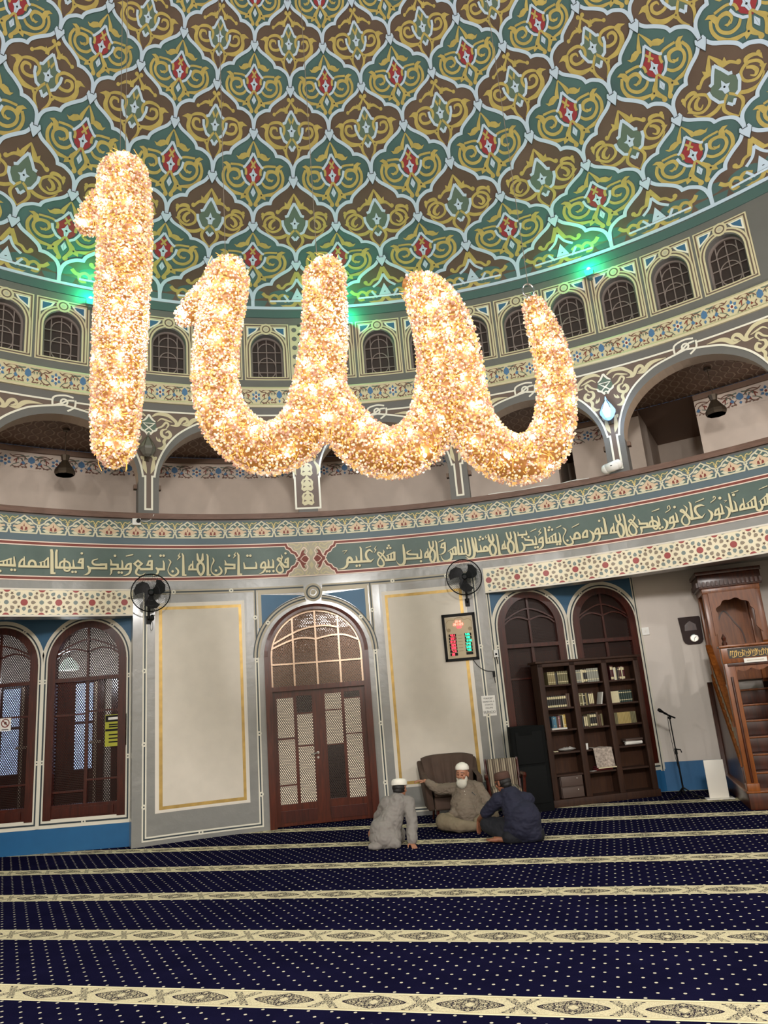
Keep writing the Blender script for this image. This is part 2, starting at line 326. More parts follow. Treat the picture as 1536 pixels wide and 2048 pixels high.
CALLI = """l:34:-4525,271 -4280,272|l:15,31:-4311,399 -4296,271|l:13,22:-4527,306 -4432,331 -4336,370|l:20:-4439,324 -4435,269|l:20:-4395,337 -4391,270|l:24:-4350,360 -4345,272|d:18:-4333,210 -4292,210 -4473,188|l:33:-4251,264 -3857,270|l:27:-4239,265 -4235,315 -4212,353 -4186,373|l:13,30:-4180,406 -4177,267|c:31:-4118,274 -4113,325 -4079,352 -4041,329 -4028,273|l:9,22:-3986,326 -3919,349 -3866,406|l:24:-3965,332 -3960,271|l:22:-3919,347 -3915,273|l:21,30:-3873,401 -3867,257|l:34,46:-3836,526 -3826,483 -3814,173|l:28:-3833,180 -3769,180|l:25,38:-3761,524 -3768,481 -3761,259|l:32:-3776,263 -3391,267|c:26:-3716,265 -3710,331 -3654,360 -3593,335 -3578,269 -3590,229 -3620,217 -3651,234 -3657,290 -3655,400|l:11,34:-3540,384 -3528,265|d:18:-3544,206 -3502,207|l:35:-3412,412 -3410,254|l:25:-3412,401 -3447,392 -3464,348 -3413,340|d:18:-3426,482|c:17,37,33,23,3:-3346,298 -3317,260 -3316,212 -3348,178 -3396,160|c:10,25,31,33:-3201,406 -3268,382 -3274,339 -3222,316 -3078,327|l:33:-3314,266 -3077,268|l:31:-3172,324 -3088,326 -3087,265 -3171,264|l:12,35:-3030,403 -3017,364 -3017,327|l:31:-3032,324 -2927,322 -2925,260|l:31:-3028,258 -2736,263|l:33,8:-3014,259 -3015,200 -3032,166|d:19:-2967,457|l:12,35:-2871,393 -2861,354 -2860,260|d:19:-2910,206 -2869,204|l:14,18:-2814,454 -2710,481|l:32:-2744,352 -2743,246|c:28:-2744,342 -2785,330 -2811,290 -2812,259|c:32,28,20,3:-2743,251 -2759,202 -2805,170 -2852,160|l:28:-2639,388 -2584,341 -2639,289 -2692,340 -2639,388 -2584,341|c:28,34,30,20,4:-2620,306 -2660,242 -2662,192 -2618,167 -2566,177|l:14,3:-2571,174 -2531,204|l:30:-2646,301 -2593,256|l:34:-2609,257 -2428,258|l:34:-2442,397 -2442,242|l:26:-2441,387 -2483,379 -2506,321 -2440,316|d:19:-2469,460|c:24,34,30,18,3:-2381,283 -2351,241 -2356,201 -2389,170 -2433,157|l:34:-2356,255 -2248,255|l:14,36:-2277,390 -2265,351 -2266,241|d:19:-2313,466 -2268,466|c:8,22,14,14,22,28,30,28,18:-2198,410 -2166,369 -2187,311 -2206,240 -2180,180 -2128,155 -2070,179 -2054,229 -2095,282|d:20:-2137,223|l:6,20,20,6:-2024,511 -2051,462 -2029,447 -2071,399|l:14,43:-1997,503 -1979,462 -1979,157|l:26:-1998,164 -1934,161|l:30:-1909,249 -1775,247|l:28:-1893,249 -1889,293 -1850,333|l:14,31:-1837,384 -1841,248|l:21,39,35:-1770,499 -1759,403 -1725,355|l:21,39,35:-1686,498 -1690,402 -1730,355|C:35:-1723,351 -1679,310 -1676,223 -1720,161 -1760,224 -1765,311|l:14,41:-1627,489 -1611,453 -1613,150|l:26:-1632,159 -1570,155|c:8,23,14,14,23,29,31,29,19:-1539,430 -1520,379 -1554,302 -1563,220 -1524,166 -1473,153 -1419,179 -1406,229 -1443,289|d:20:-1490,224|l:12,35:-1353,385 -1340,344 -1341,307|l:33:-1356,318 -1206,306 -1208,239|l:31:-1357,258 -1195,251|l:37,8:-1339,254 -1342,194 -1360,151|d:20:-1285,453|l:6,19,19,6:-1176,511 -1205,468 -1188,452 -1226,410|l:15,44:-1161,500 -1139,460 -1146,147|l:27:-1166,156 -1092,151|l:33:-1061,249 -855,246|l:17,33:-1062,341 -1048,247|l:15,33:-879,343 -867,308 -870,238|d:20:-1002,446 -956,445|c:31,29,19,3:-725,250 -750,194 -792,162 -835,148|c:29:-801,243 -789,300 -749,335 -728,308 -725,245|l:31:-806,248 -591,244|l:13,36:-684,377 -675,342 -679,243|l:13,36:-613,374 -602,339 -606,240|d:20:-709,185 -668,183 -605,184|l:4,25,8:-475,450 -458,403 -479,344|l:36:-368,392 -376,229|l:36:-363,241 -429,244|l:33:-417,236 -536,378|c:21,23,21,19,19,21,27,29,27,25:-540,352 -525,388 -490,385 -473,352 -504,298 -550,237 -551,185 -510,152 -463,170 -456,212 -494,287|l:23:-369,378 -406,362 -419,315 -372,307|d:19:-404,462|l:9,17,4:503,445 576,453 526,398|c:3,23,38,38:408,158 494,162 555,199 579,267|c:38:570,246 581,309 615,333 642,302 646,260|l:36:571,260 957,248|l:13,34:713,353 724,320 723,256|d:20:716,190 765,191|l:15,41:787,499 803,464 797,250|c:11,28,36,38,36:989,390 940,432 886,395 881,319 918,260|l:32:917,265 946,239|l:27,4:941,241 1002,287|l:11,15:879,470 970,494|l:5,17,17,5:1054,491 1021,446 1042,423 1011,378|c:4,23,19:1161,419 1169,378 1137,330|c:19,23,23,25,30,30,28,25,25,23,25,32:1137,330 1085,281 1056,219 1066,171 1112,151 1150,174 1147,233 1098,312 1068,357 1085,382 1135,346 1203,244|l:36:1172,246 1344,242|l:11,25:1204,315 1336,366|l:28:1232,316 1230,247|l:25:1279,337 1274,243|l:36:1336,371 1328,230|d:19:1254,478 1229,437 1277,438|c:21,40,43,43,28,13,4:1485,479 1491,362 1490,224 1468,162 1420,145 1375,176 1357,225|l:34:1501,239 1764,229|l:29:1697,231 1701,291 1580,305|c:6,23,28,30:1610,375 1544,347 1545,317 1591,302|l:13,36:1752,371 1765,336 1758,222|d:20:1749,175|l:29:1817,235 1828,287 1861,326|l:15,32:1877,373 1866,225|l:32:1804,234 1919,233|l:21,36:1903,488 1913,396 1932,349|l:21,36:1969,487 1968,401 1932,349|C:34:1940,345 1978,304 1976,209 1936,141 1901,184 1899,280|l:15,38:2006,488 2021,449 2019,140|l:25:1999,147 2056,143|l:32:2153,445 2150,339|l:25:2150,435 2106,418 2090,367 2150,352|c:32,29,19,3:2151,349 2141,297 2099,262 2040,252|l:11,17:2055,456 2146,489|c:6,19,34,40,38:2071,241 2099,164 2159,138 2230,169 2246,254|l:11,25:2190,290 2319,354|l:25:2224,288 2240,239|l:25:2268,315 2271,235|l:36:2317,354 2315,216|l:31:2232,237 2327,232|l:15,40:2351,482 2363,443 2357,225|l:31:2345,226 2464,222|l:13,34:2408,358 2417,319 2414,224|d:20:2414,437|l:15,38:2468,479 2473,430 2477,222|c:15,38,38,32,11:2526,475 2532,402 2540,252 2517,186 2464,227|c:15,40,42,40,23,4:2591,480 2599,393 2609,244 2589,162 2524,138 2460,182|l:15,38:2637,469 2645,430 2648,234|l:33:2644,235 2828,230|l:13,31:2709,335 2718,294 2717,236|c:33:2754,232 2768,285 2800,295 2820,260 2822,220|d:19:2729,462 2709,420 2763,428|l:4,15,15,4:2828,486 2803,451 2827,437 2805,417|l:21,40,38:2856,489 2863,398 2897,333|l:21,40,38:2918,483 2927,389 2893,333|C:35:2894,327 2942,277 2942,192 2898,143 2860,182 2855,277|l:15,42:2977,484 2992,439 2997,133|l:27:2975,144 3038,138|l:29:3035,231 3139,230|l:29:3052,234 3061,282 3094,309|l:12,31:3096,358 3096,233|l:21,37:3139,485 3152,396 3180,343|l:21,37:3203,484 3210,388 3175,344|C:35:3183,337 3226,292 3229,197 3184,138 3147,187 3143,282|l:15,44:3257,482 3273,438 3277,136|l:27:3256,143 3313,138|l:12,27:3321,466 3327,409|l:27:3309,410 3462,406|l:12,29:3449,470 3453,405|d:19:3381,373|d:18:3476,360|c:16,33,33,25,3:3361,292 3391,231 3384,180 3350,151 3307,141|l:31:3395,239 3598,231|l:12,29:3405,360 3426,325|l:29:3411,327 3527,300 3538,233|l:12,31:3573,364 3586,328 3580,228|d:19:3557,182 3597,183|l:10,16:3516,443 3611,473|l:31:3687,336 3684,236|l:27:3684,324 3637,300 3627,255 3684,249|c:33,30,22,3:3683,243 3674,191 3631,156 3569,141|l:5,18,18,5:3680,465 3645,424 3672,402 3625,362|l:14,37:3725,480 3744,461 3740,223|l:32:3729,230 3966,218|l:8,22:3762,290 3901,358|l:24:3792,298 3791,225|l:24:3838,322 3833,221|l:28:3889,358 3881,214|l:12,34:3941,363 3954,325 3950,214|d:19:3813,466 3796,424 3848,424 3895,184 3937,181|l:10,16:3910,438 3995,465|c:8,24,14,14,22,28,30,28,18:4011,429 4050,390 4036,343 4001,286 4001,214 4039,155 4092,147 4134,183 4102,283|d:19:4056,218|l:30:4128,228 4258,228|c:34:4163,233 4180,297 4219,313 4245,276 4246,225|l:10,16:4149,410 4264,450|l:30:4286,231 4304,289 4343,323 4367,332|l:32:4366,332 4356,222|l:30:4278,232 4365,228|c:10,34,36,24,3:4401,321 4442,266 4444,205 4408,153 4337,137|c:28:4470,256 4500,315 4536,324 4538,250|c:32,30,20,3:4539,250 4534,190 4497,148 4447,139|l:32:4470,258 4661,235|l:12,32:4575,345 4585,313 4580,241|d:18:4566,444|l:14,42:4624,489 4640,451 4642,232|l:29:4690,234 4809,229|l:27:4707,237 4719,285 4754,319|l:12,30:4765,373 4757,233|l:20,36:4807,492 4817,404 4845,356|l:20,35:4865,494 4874,403 4841,357|C:33:4847,350 4889,300 4891,199 4848,145 4816,192 4812,293|l:14,41:4917,494 4930,453 4935,146|l:25:4924,146 4978,147|c:4,23,18:5051,455 5080,405 5046,351|c:19,23,25,25,27,27,25,23,23,23,25,29:5057,359 4996,300 4971,245 4989,170 5031,142 5071,177 5064,248 5014,327 4989,362 5022,376 5052,330 5102,243|l:12,33:5124,366 5137,324 5135,279|l:31:5126,294 5237,278 5242,222|l:31:5130,233 5416,216|l:37,8:5150,230 5146,173 5125,135|c:27:5269,227 5278,282 5328,305 5377,266 5383,208 5347,173 5317,210 5319,279 5323,372|l:11,34:5396,363 5409,321 5407,218|d:18:5402,172 5440,182|l:10,17:5332,441 5444,462|c:10,34,34,23,3:5470,310 5512,251 5508,193 5468,145 5399,128|c:11:5560,436 5559,466 5587,476 5585,423 5517,390|d:19:5654,443|l:28:5546,230 5571,296 5608,310 5609,225|l:30:5539,224 5677,226|l:11,34:5649,362 5660,324 5658,220|c:30,28,19,3:5611,222 5600,175 5558,142 5509,130|c:3,22,17:5776,450 5814,391 5795,334|c:20,24,22,24,29:5802,328 5740,275 5716,219 5740,162 5787,153 5817,190 5812,252 5770,330|c:24:5770,330 5724,367 5751,383 5785,327 5847,223|l:12,39:5857,478 5873,448 5864,224|l:30:5840,224 5994,221|c:8,28,35,35,30:6054,374 6006,395 5936,382 5921,324 5949,258|l:28:5948,260 5982,218|l:23,3:5989,215 6045,268|l:10,15:5942,451 6067,480|c:8,35,33,23,2:6087,313 6126,254 6118,196 6080,151 6016,126|c:12:6184,455 6195,480 6216,466 6205,441 6140,404|d:21:6272,439|l:26:6161,217 6191,281 6227,292 6224,214|l:28:6155,216 6292,216|l:10,31:6261,360 6273,324 6270,216|c:28,26,18,2:6225,207 6215,158 6179,130 6134,124|l:5,11,3:6317,391 6351,385 6320,363|c:8,33,31,21,2:6318,312 6357,261 6355,204 6318,151 6259,130|l:16,38:6394,480 6397,433 6393,217|l:28:6383,219 6469,219|l:10,31:6439,361 6453,326 6454,222|l:8,13:6429,476 6524,490|d:20:6453,445|l:26:6495,219 6513,268 6548,295|l:11,29:6562,368 6555,216|l:29:6486,219 6713,217|l:6,21:6579,275 6710,344|l:22:6609,281 6609,215|l:22:6659,302 6654,217|l:30:6711,361 6701,207|c:30:6701,217 6710,165 6744,156 6773,184 6781,232|l:6,22:6743,270 6874,346|l:22:6769,276 6773,214|l:22:6826,304 6820,228|l:33:6871,363 6853,212|l:28:6778,214 6869,221|l:8,13:6780,442 6894,465"""
# ------------------------------------------------------------------ FLOOR: carpet with woven dots and border stripes
TH = -0.27162
def carpet_material():
    m = bpy.data.materials.new('carpet'); m.use_nodes = True; nt = m.node_tree; L = nt.links.new; N = nt.nodes.new
    b = nt.nodes['Principled BSDF']; b.inputs['Roughness'].default_value = .9; b.inputs['Specular IOR Level'].default_value = 0
    tc = N('ShaderNodeTexCoord'); sp = N('ShaderNodeSeparateXYZ'); L(tc.outputs['Object'], sp.inputs[0])
    def M(op, a, b_=None, c=None):
        n = N('ShaderNodeMath'); n.operation = op
        for i, v in enumerate((a, b_, c)):
            if v is None: continue
            if isinstance(v, (int, float)): n.inputs[i].default_value = v
            else: L(v, n.inputs[i])
        return n.outputs[0]
    t, n = sp.outputs[0], sp.outputs[1]
    def cell(x, off, per):            # signed distance to nearest lattice line in metres
        f = M('FRACT', M('ADD', M('DIVIDE', M('SUBTRACT', x, off), per), 100.5)); return M('MULTIPLY', M('SUBTRACT', f, .5), per)
    sn = cell(n, 4.434, 1.1765); asn = M('ABSOLUTE', sn)
    stripe = M('LESS_THAN', asn, .128); edge = M('MULTIPLY', M('GREATER_THAN', asn, .112), stripe); line = M('MULTIPLY', M('LESS_THAN', M('ABSOLUTE', M('SUBTRACT', asn, .106)), .005), stripe)
    # dots: two interleaved lattices
    def dots(to, no):
        dx = cell(t, to, .1385); dy = cell(sn, no, .147); d = M('SQRT', M('ADD', M('MULTIPLY', dx, dx), M('MULTIPLY', dy, dy))); return M('LESS_THAN', d, .0098)
    dt = M('MAXIMUM', dots(-1.798, .0735), dots(-1.726, 0)); dt = M('MULTIPLY', dt, M('SUBTRACT', 1, stripe))
    # stripe ornament: pointed medallion every .549 and crossed leaves between
    dx = cell(t, .118, .549); adx = M('ABSOLUTE', dx); dx2 = M('ABSOLUTE', M('SUBTRACT', adx, .2745))
    nz = N('ShaderNodeTexNoise'); nz.inputs['Scale'].default_value = 1; nz.inputs['Detail'].default_value = 2
    mv = N('ShaderNodeCombineXYZ'); L(M('MULTIPLY', adx, 34), mv.inputs[0]); L(M('MULTIPLY', asn, 46), mv.inputs[1]); L(mv.outputs[0], nz.inputs['Vector'])
    wave = M('SINE', M('MULTIPLY', nz.outputs['Fac'], 46)); vein = M('GREATER_THAN', wave, -.35)
    lens = M('SUBTRACT', 1, M('ADD', M('POWER', M('DIVIDE', adx, .19), .95), M('POWER', M('DIVIDE', asn, .092), 1.5)))
    inmed = M('GREATER_THAN', lens, 0); ring = M('MULTIPLY', inmed, M('LESS_THAN', lens, .07))
    core = M('LESS_THAN', M('ADD', M('DIVIDE', adx, .03), M('DIVIDE', asn, .035)), 1)
    med = M('MULTIPLY', inmed, M('MAXIMUM', vein, ring)); med = M('MULTIPLY', med, M('SUBTRACT', 1, core))
    xs = M('LESS_THAN', M('ABSOLUTE', M('SUBTRACT', M('MULTIPLY', dx2, 1.25), M('ADD', M('MULTIPLY', asn, .9), .0))), .034)
    xs = M('MULTIPLY', xs, M('MULTIPLY', M('LESS_THAN', asn, .095), M('GREATER_THAN', wave, .1)))
    dark = M('MULTIPLY', M('MAXIMUM', M('MAXIMUM', med, xs), 0), stripe)
    nb = N('ShaderNodeTexNoise'); nb.inputs['Scale'].default_value = 22; L(tc.outputs['Object'], nb.inputs['Vector'])
    soft = M('MULTIPLY', M('GREATER_THAN', M('SINE', M('MULTIPLY', nb.outputs['Fac'], 60)), .35), M('MULTIPLY', stripe, M('LESS_THAN', asn, .1)))
    def mix(f, c1, c2):
        x = N('ShaderNodeMix'); x.data_type = 'RGBA'; L(f, x.inputs[0])
        for i, c in ((6, c1), (7, c2)):
            if isinstance(c, str): x.inputs[i].default_value = lin(c)
            else: L(c, x.inputs[i])
        return x.outputs[2]
    pile = N('ShaderNodeTexNoise'); pile.inputs['Scale'].default_value = 3; pile.inputs['Detail'].default_value = 6; L(tc.outputs['Object'], pile.inputs['Vector'])
    navy = mix(pile.outputs['Fac'], '#0f0e22', '#1c1a38')
    c = mix(dt, navy, '#d6ccb6'); c = mix(stripe, c, '#e2d5b0'); c = mix(soft, c, '#cbbd9c'); c = mix(dark, c, '#262030'); c = mix(line, c, '#cdbd95'); c = mix(edge, c, '#efe3bf')
    L(c, b.inputs['Base Color'])
    bp = N('ShaderNodeBump'); bp.inputs['Strength'].default_value = .4; bp.inputs['Distance'].default_value = .01
    f2 = N('ShaderNodeTexNoise'); f2.inputs['Scale'].default_value = 160; L(tc.outputs['Object'], f2.inputs['Vector']); L(f2.outputs['Fac'], bp.inputs['Height']); L(bp.outputs['Normal'], b.inputs['Normal'])
    MAT['carpet'] = m
carpet_material()
g = MB(); g.grid(lambda u, v: (-19+38*u, -16+38*v, 0), 8, 8, 'carpet'); fl = g.build('floor', kind='structure'); fl.rotation_euler = (0, 0, TH)

# ------------------------------------------------------------------ WALLS round the hall
C0 = cyl()
BAY = 18.45*K; FAR = 56*K; HALF = 180*K
DW, DSP, DR = .80, 2.46, .77                       # door opening
def arch_h(x, hw, sp, rise): return sp+rise*sqrt(max(0, 1-(x/hw)**2))
g = MB()
def wall_cols(g, mp, x0, x1, lo, hi, n, mat):
    lo_ = lo if callable(lo) else (lambda x: lo); hi_ = hi if callable(hi) else (lambda x: hi)
    g.grid(lambda u, v: mp(x0+(x1-x0)*u, lo_(x0+(x1-x0)*u)*(1-v)+hi_(x0+(x1-x0)*u)*v), n, 1, mat)
def eased(c, hw, n):
    return [c-hw*cos(pi*i/n) for i in range(n+1)]
def over_arch(g, mp, c, hw, sp, rise, top, mat, n=28):
    xs = eased(c, hw, n)
    for a, b in zip(xs, xs[1:]):
        g.face([mp(a, arch_h(a-c, hw, sp, rise)), mp(b, arch_h(b-c, hw, sp, rise)), mp(b, top), mp(a, top)], mat)
def reveal(g, mp, pts, l0, l1, mat, closed=False):
    for a, b in zip(pts, pts[1:]): g.face([mp(*a, l0), mp(*b, l0), mp(*b, l1), mp(*a, l1)], mat)
wall_cols(g, C0, -BAY, -DW, 0, 3.72, 16, 'grey_paint'); wall_cols(g, C0, DW, BAY, 0, 3.72, 16, 'grey_paint')
over_arch(g, C0, 0, DW, DSP, DR, 3.72, 'grey_paint')
for s in (-1, 1):                                  # piers at the sides of the door bay turn back into the recesses
    g.rect(lambda x, y, l=0: cw(s*BAY, y, -x), 0, 0, .9, 3.166, 'grey_paint')
    wall_cols(g, C0, s*BAY, s*FAR, 3.166, 3.72, 20, 'grey_paint')
    wall_cols(g, C0, s*FAR, s*HALF, 0, 3.72, 40, 'cream_paint')
    g.rect(lambda x, y, l=0: cw(s*FAR, y, -x), 0, 0, 2.2, 3.166, 'grey_paint')
    # lintel soffit
    g.grid(lambda u, v: cw(s*(BAY+(FAR-BAY)*u), 3.166, -.3*v), 20, 1, 'grey_paint')
    g.grid(lambda u, v: cw(s*(BAY+(FAR-BAY)*u), 3.166+.16*v, -.3), 20, 1, 'grey_paint')
    g.grid(lambda u, v: cw(s*(BAY+(FAR-BAY)*u), 3.326, -.3-4*v), 20, 1, 'grey_paint')
# painted work of the door bay -----------------------------------------------------------------
def node(mp, x, y, l, vertical=True):
    g.disc(mp, x, y, .034, 'line_white', l+.001); g.disc(mp, x, y, .011, 'line_dark', l+.002)
for s in (-1, 1):
    q = lambda u: s*u*K
    g.rect(C0, q(16.33), .405, q(7.32), 3.345, 'panel_white', .004, 10, 1)
    g.rect(C0, q(16.15), .42, q(7.48), 3.325, 'panel_white', .010, 10, 1)
    g.rect(C0, q(15.96), .445, q(7.66), 3.285, 'gold_leaf', .012, 10, 1)
    g.rect(C0, q(15.63), .49, q(7.95), 3.24, 'cream_paint', .014, 10, 1)
    path = [(q(17.28), 3.505), (q(17.32), .088), (q(6.29), .088), (q(6.2), 2.55)]
    g.stroke(C0, path, .062, 'line_white', .004, maxseg=.4); g.stroke(C0, path, .020, 'line_dark', .006, maxseg=.4)
    g.stroke(C0, [(q(6.2), 2.55), (q(6.15), 3.5)], .05, 'line_tan', .004); g.stroke(C0, [(q(6.2), 2.55), (q(6.15), 3.5)], .02, 'line_dark', .006)
    top = [(q(17.28), 3.505), (q(1.0), 3.505)]
    g.stroke(C0, top, .07, 'line_tan', .004, maxseg=.4); g.stroke(C0, top, .022, 'line_dark', .006, maxseg=.4)
    for z in (2.36, 1.34, .51): node(C0, q(17.34), z, .007)
    for z in (3.07, 2.42, 1.35, .5): node(C0, q(6.22), z, .007)
    node(C0, q(12.1), .088, .007); node(C0, q(8.64), 3.505, .007); node(C0, q(14.49), 3.505, .007)
    # spandrel over the door
    oa = arcpts(0, DSP, .955, .93, radians(155), radians(99), 10)
    tri = [(-5.64*K, 3.42)] + [(x, y) for x, y in reversed(oa) if y < 3.42] ; tri = [(x*-s if s > 0 else x, y) for x, y in tri]
    g.fill(C0, tri, 'spandrel_blue', .004, .2)
    frame = [(-5.72*K, 2.9), (-5.72*K, 3.45), (-.14, 3.45)]; frame = [(x*-s, y) if s > 0 else (x, y) for x, y in frame]
    g.stroke(C0, frame, .05, 'line_tan', .006, maxseg=.3)
    arc = arcpts(0, DSP, .905, .865, pi, radians(98), 20); arc = [(x*-s, y) if s > 0 else (x, y) for x, y in arc]
    g.stroke(C0, arc, .085, 'line_tan', .007); g.stroke(C0, arc, .022, 'line_dark', .009)
    arc2 = [(x*1.055, DSP+(y-DSP)*1.05) for x, y in arc]; g.stroke(C0, arc2, .016, 'line_dark', .010)
    node(C0, arc[9][0], arc[9][1], .009)
ring = arcpts(0, 3.415, .10, .10, 0, 2*pi, 20)[:-1]
g.stroke(C0, ring, .085, 'line_tan', .010, closed=True); g.stroke(C0, ring, .022, 'line_dark', .012, closed=True)
g.disc(C0, 0, 3.415, .04, 'line_tan', .012)
g.build('wall_lower', kind='structure')

# ------------------------------------------------------------------ parapet bands
g = MB(); wall_cols(g, C0, -HALF, HALF, 3.72, 4.64, 120, 'grey_drum'); g.build('wall_parapet', kind='structure')
VIS = 50*K
# lotus frieze
g = MB()
g.grid(lambda u, v: C0(-VIS+2*VIS*u, 4.335+.275*v, .003), 60, 1, 'strip_blue')
PZ = 2.605*K
for k in range(-19, 20):
    x = (1.3+2.605*(k-.5))*K
    if abs(x) > VIS-.2: continue
    h = PZ/2
    mpf = C0
    # blue-green ground under each arch
    body = [(x-h*.82, 4.36), (x-h*.72, 4.42), (x-h*.45, 4.5), (x-h*.2, 4.56), (x, 4.59), (x+h*.2, 4.56), (x+h*.45, 4.5), (x+h*.72, 4.42), (x+h*.82, 4.36)]
    g.fill(mpf, body, 'teal_dark', .005)
    bnd = sm([(x-h*1.12, 4.45), (x-h*.93, 4.40), (x-h*.86, 4.348)], 4) + [(x+h*.86, 4.348)] + sm([(x+h*.86, 4.348), (x+h*.93, 4.40), (x+h*1.12, 4.45)], 4)
    g.stroke(mpf, bnd, .022, 'frieze_line', .009)
    up = sm([(x-h*.98, 4.46), (x-h*.62, 4.5), (x-h*.5, 4.535), (x-h*.2, 4.57), (x, 4.6)], 4) + sm([(x, 4.6), (x+h*.2, 4.57), (x+h*.5, 4.535), (x+h*.62, 4.5), (x+h*.98, 4.46)], 4)
    g.stroke(mpf, up, .020, 'frieze_line', .008)
    # lotus
    for s in (-1, 1):
        g.fill(mpf, [(x, 4.372), (x+s*h*.34, 4.385), (x+s*h*.6, 4.425), (x+s*h*.76, 4.425), (x+s*h*.70, 4.455), (x+s*h*.48, 4.452), (x+s*h*.26, 4.475), (x+s*h*.08, 4.515), (x, 4.53)], 'lotus_pink', .0072)
        g.fill(mpf, [(x+s*h*.22, 4.362), (x+s*h*.5, 4.362), (x+s*h*.74, 4.395), (x+s*h*.55, 4.408), (x+s*h*.32, 4.39)], 'frieze_line', .0085)
        g.fill(mpf, [(x+s*h*.2, 4.492), (x+s*h*.40, 4.515), (x+s*h*.66, 4.475), (x+s*h*.42, 4.467)], 'frieze_line', .0085)
        g.fill(mpf, [(x+s*h*.04, 4.385), (x+s*h*.24, 4.395), (x+s*h*.22, 4.432), (x+s*h*.1, 4.44)], 'red_paint', .0085)
        g.fill(mpf, [(x+s*h*.02, 4.53), (x+s*h*.2, 4.562), (x+s*h*.27, 4.545), (x+s*h*.14, 4.525)], 'frieze_line', .0085)
        g.fill(mpf, [(x+s*h*.36, 4.60), (x+s*h*.99, 4.60), (x+s*h*.99, 4.52), (x+s*h*.86, 4.515), (x+s*h*.62, 4.535)], 'dome_olive', .0045)
        g.stroke(mpf, sm([(x+s*h*.4, 4.588), (x+s*h*.62, 4.56), (x+s*h*.8, 4.575), (x+s*h*.93, 4.545), (x+s*h*.86, 4.528)], 3), .012, 'gold_paint', .0065)
    g.fill(mpf, [(x-h*.05, 4.44), (x, 4.49), (x+h*.05, 4.44)], 'red_paint', .0085)
    g.fill(mpf, [(x+h-.02, 4.5), (x+h, 4.545), (x+h+.02, 4.5), (x+h, 4.47)], 'gold_paint', .0085)
g.build('trim_1', kind='structure')
# inscription band with red borders, stepped cartouche over the door
g = MB()
g.grid(lambda u, v: C0(-VIS+2*VIS*u, 3.675+.56*v, .003), 60, 1, 'band_green'); g.grid(lambda u, v: C0(-VIS+2*VIS*u, 4.24+.095*v, .003), 60, 1, 'strip_blue')
def redline(pts):
    g.stroke(C0, pts, .066, 'pink_white', .006, maxseg=.4); g.stroke(C0, pts, .036, 'red_paint', .008, maxseg=.4)
for s in (-1, 1):
    st = [(s*VIS, 4.203), (s*.395, 4.203), (s*.375, 4.15), (s*.33, 4.13), (s*.30, 4.08), (s*.25, 4.06), (s*.21, 3.99), (s*.20, 3.955), (s*.21, 3.92), (s*.25, 3.85), (s*.30, 3.83), (s*.33, 3.78), (s*.375, 3.76), (s*.395, 3.706), (s*VIS, 3.706)]
    redline(st)
g.fill(C0, [(-.375, 4.235), (-.36, 4.15), (-.31, 4.12), (-.28, 4.07), (-.23, 4.05), (-.19, 3.955), (-.23, 3.86), (-.28, 3.84), (-.31, 3.79), (-.36, 3.76), (-.375, 3.675), (.375, 3.675), (.36, 3.76), (.31, 3.79), (.28, 3.84), (.23, 3.86), (.19, 3.955), (.23, 4.05), (.28, 4.07), (.31, 4.12), (.36, 4.15), (.375, 4.235)], 'line_tan', .004, .15)
for yy in (4.228, 3.682): g.stroke(C0, [(-.38, yy), (.38, yy)], .014, 'pink_white', .009)
for s in (-1, 1):
    for t in (-1, 1):
        X = lambda a: s*a
        Z = lambda b: 3.955+t*b
        g.fill(C0, [(X(.03), Z(0)), (X(.07), Z(.07)), (X(.12), Z(.1)), (X(.09), Z(.16)), (X(.15), Z(.13)), (X(.2), Z(.04)), (X(.22), Z(0))], 'red_paint', .007)
        g.stroke(C0, sm([(X(.03), Z(0)), (X(.08), Z(.08)), (X(.06), Z(.13)), (X(.11), Z(.19)), (X(.16), Z(.12)), (X(.19), Z(.05)), (X(.25), Z(.02))], 4), .016, 'pink_white', .010)
        g.stroke(C0, sm([(X(.03), Z(.02)), (X(.1), Z(.06)), (X(.17), Z(.0))], 4), .010, 'pink_white', .010)
        g.stroke(C0, sm([(X(.03), Z(.22)), (X(.06), Z(.26)), (X(.1), Z(.23)), (X(.07), Z(.2)), (X(.12), Z(.15))], 4), .018, 'frieze_cream', .009)
        g.stroke(C0, sm([(X(.33), Z(.25)), (X(.28), Z(.25)), (X(.22), Z(.22)), (X(.18), Z(.25)), (X(.14), Z(.23)), (X(.17), Z(.18)), (X(.24), Z(.16)), (X(.26), Z(.2))], 4), .020, 'frieze_cream', .009)
        g.fill(C0, [(0, Z(.17)), (X(.035), Z(.1)), (0, Z(.04))], 'frieze_cream', .009)
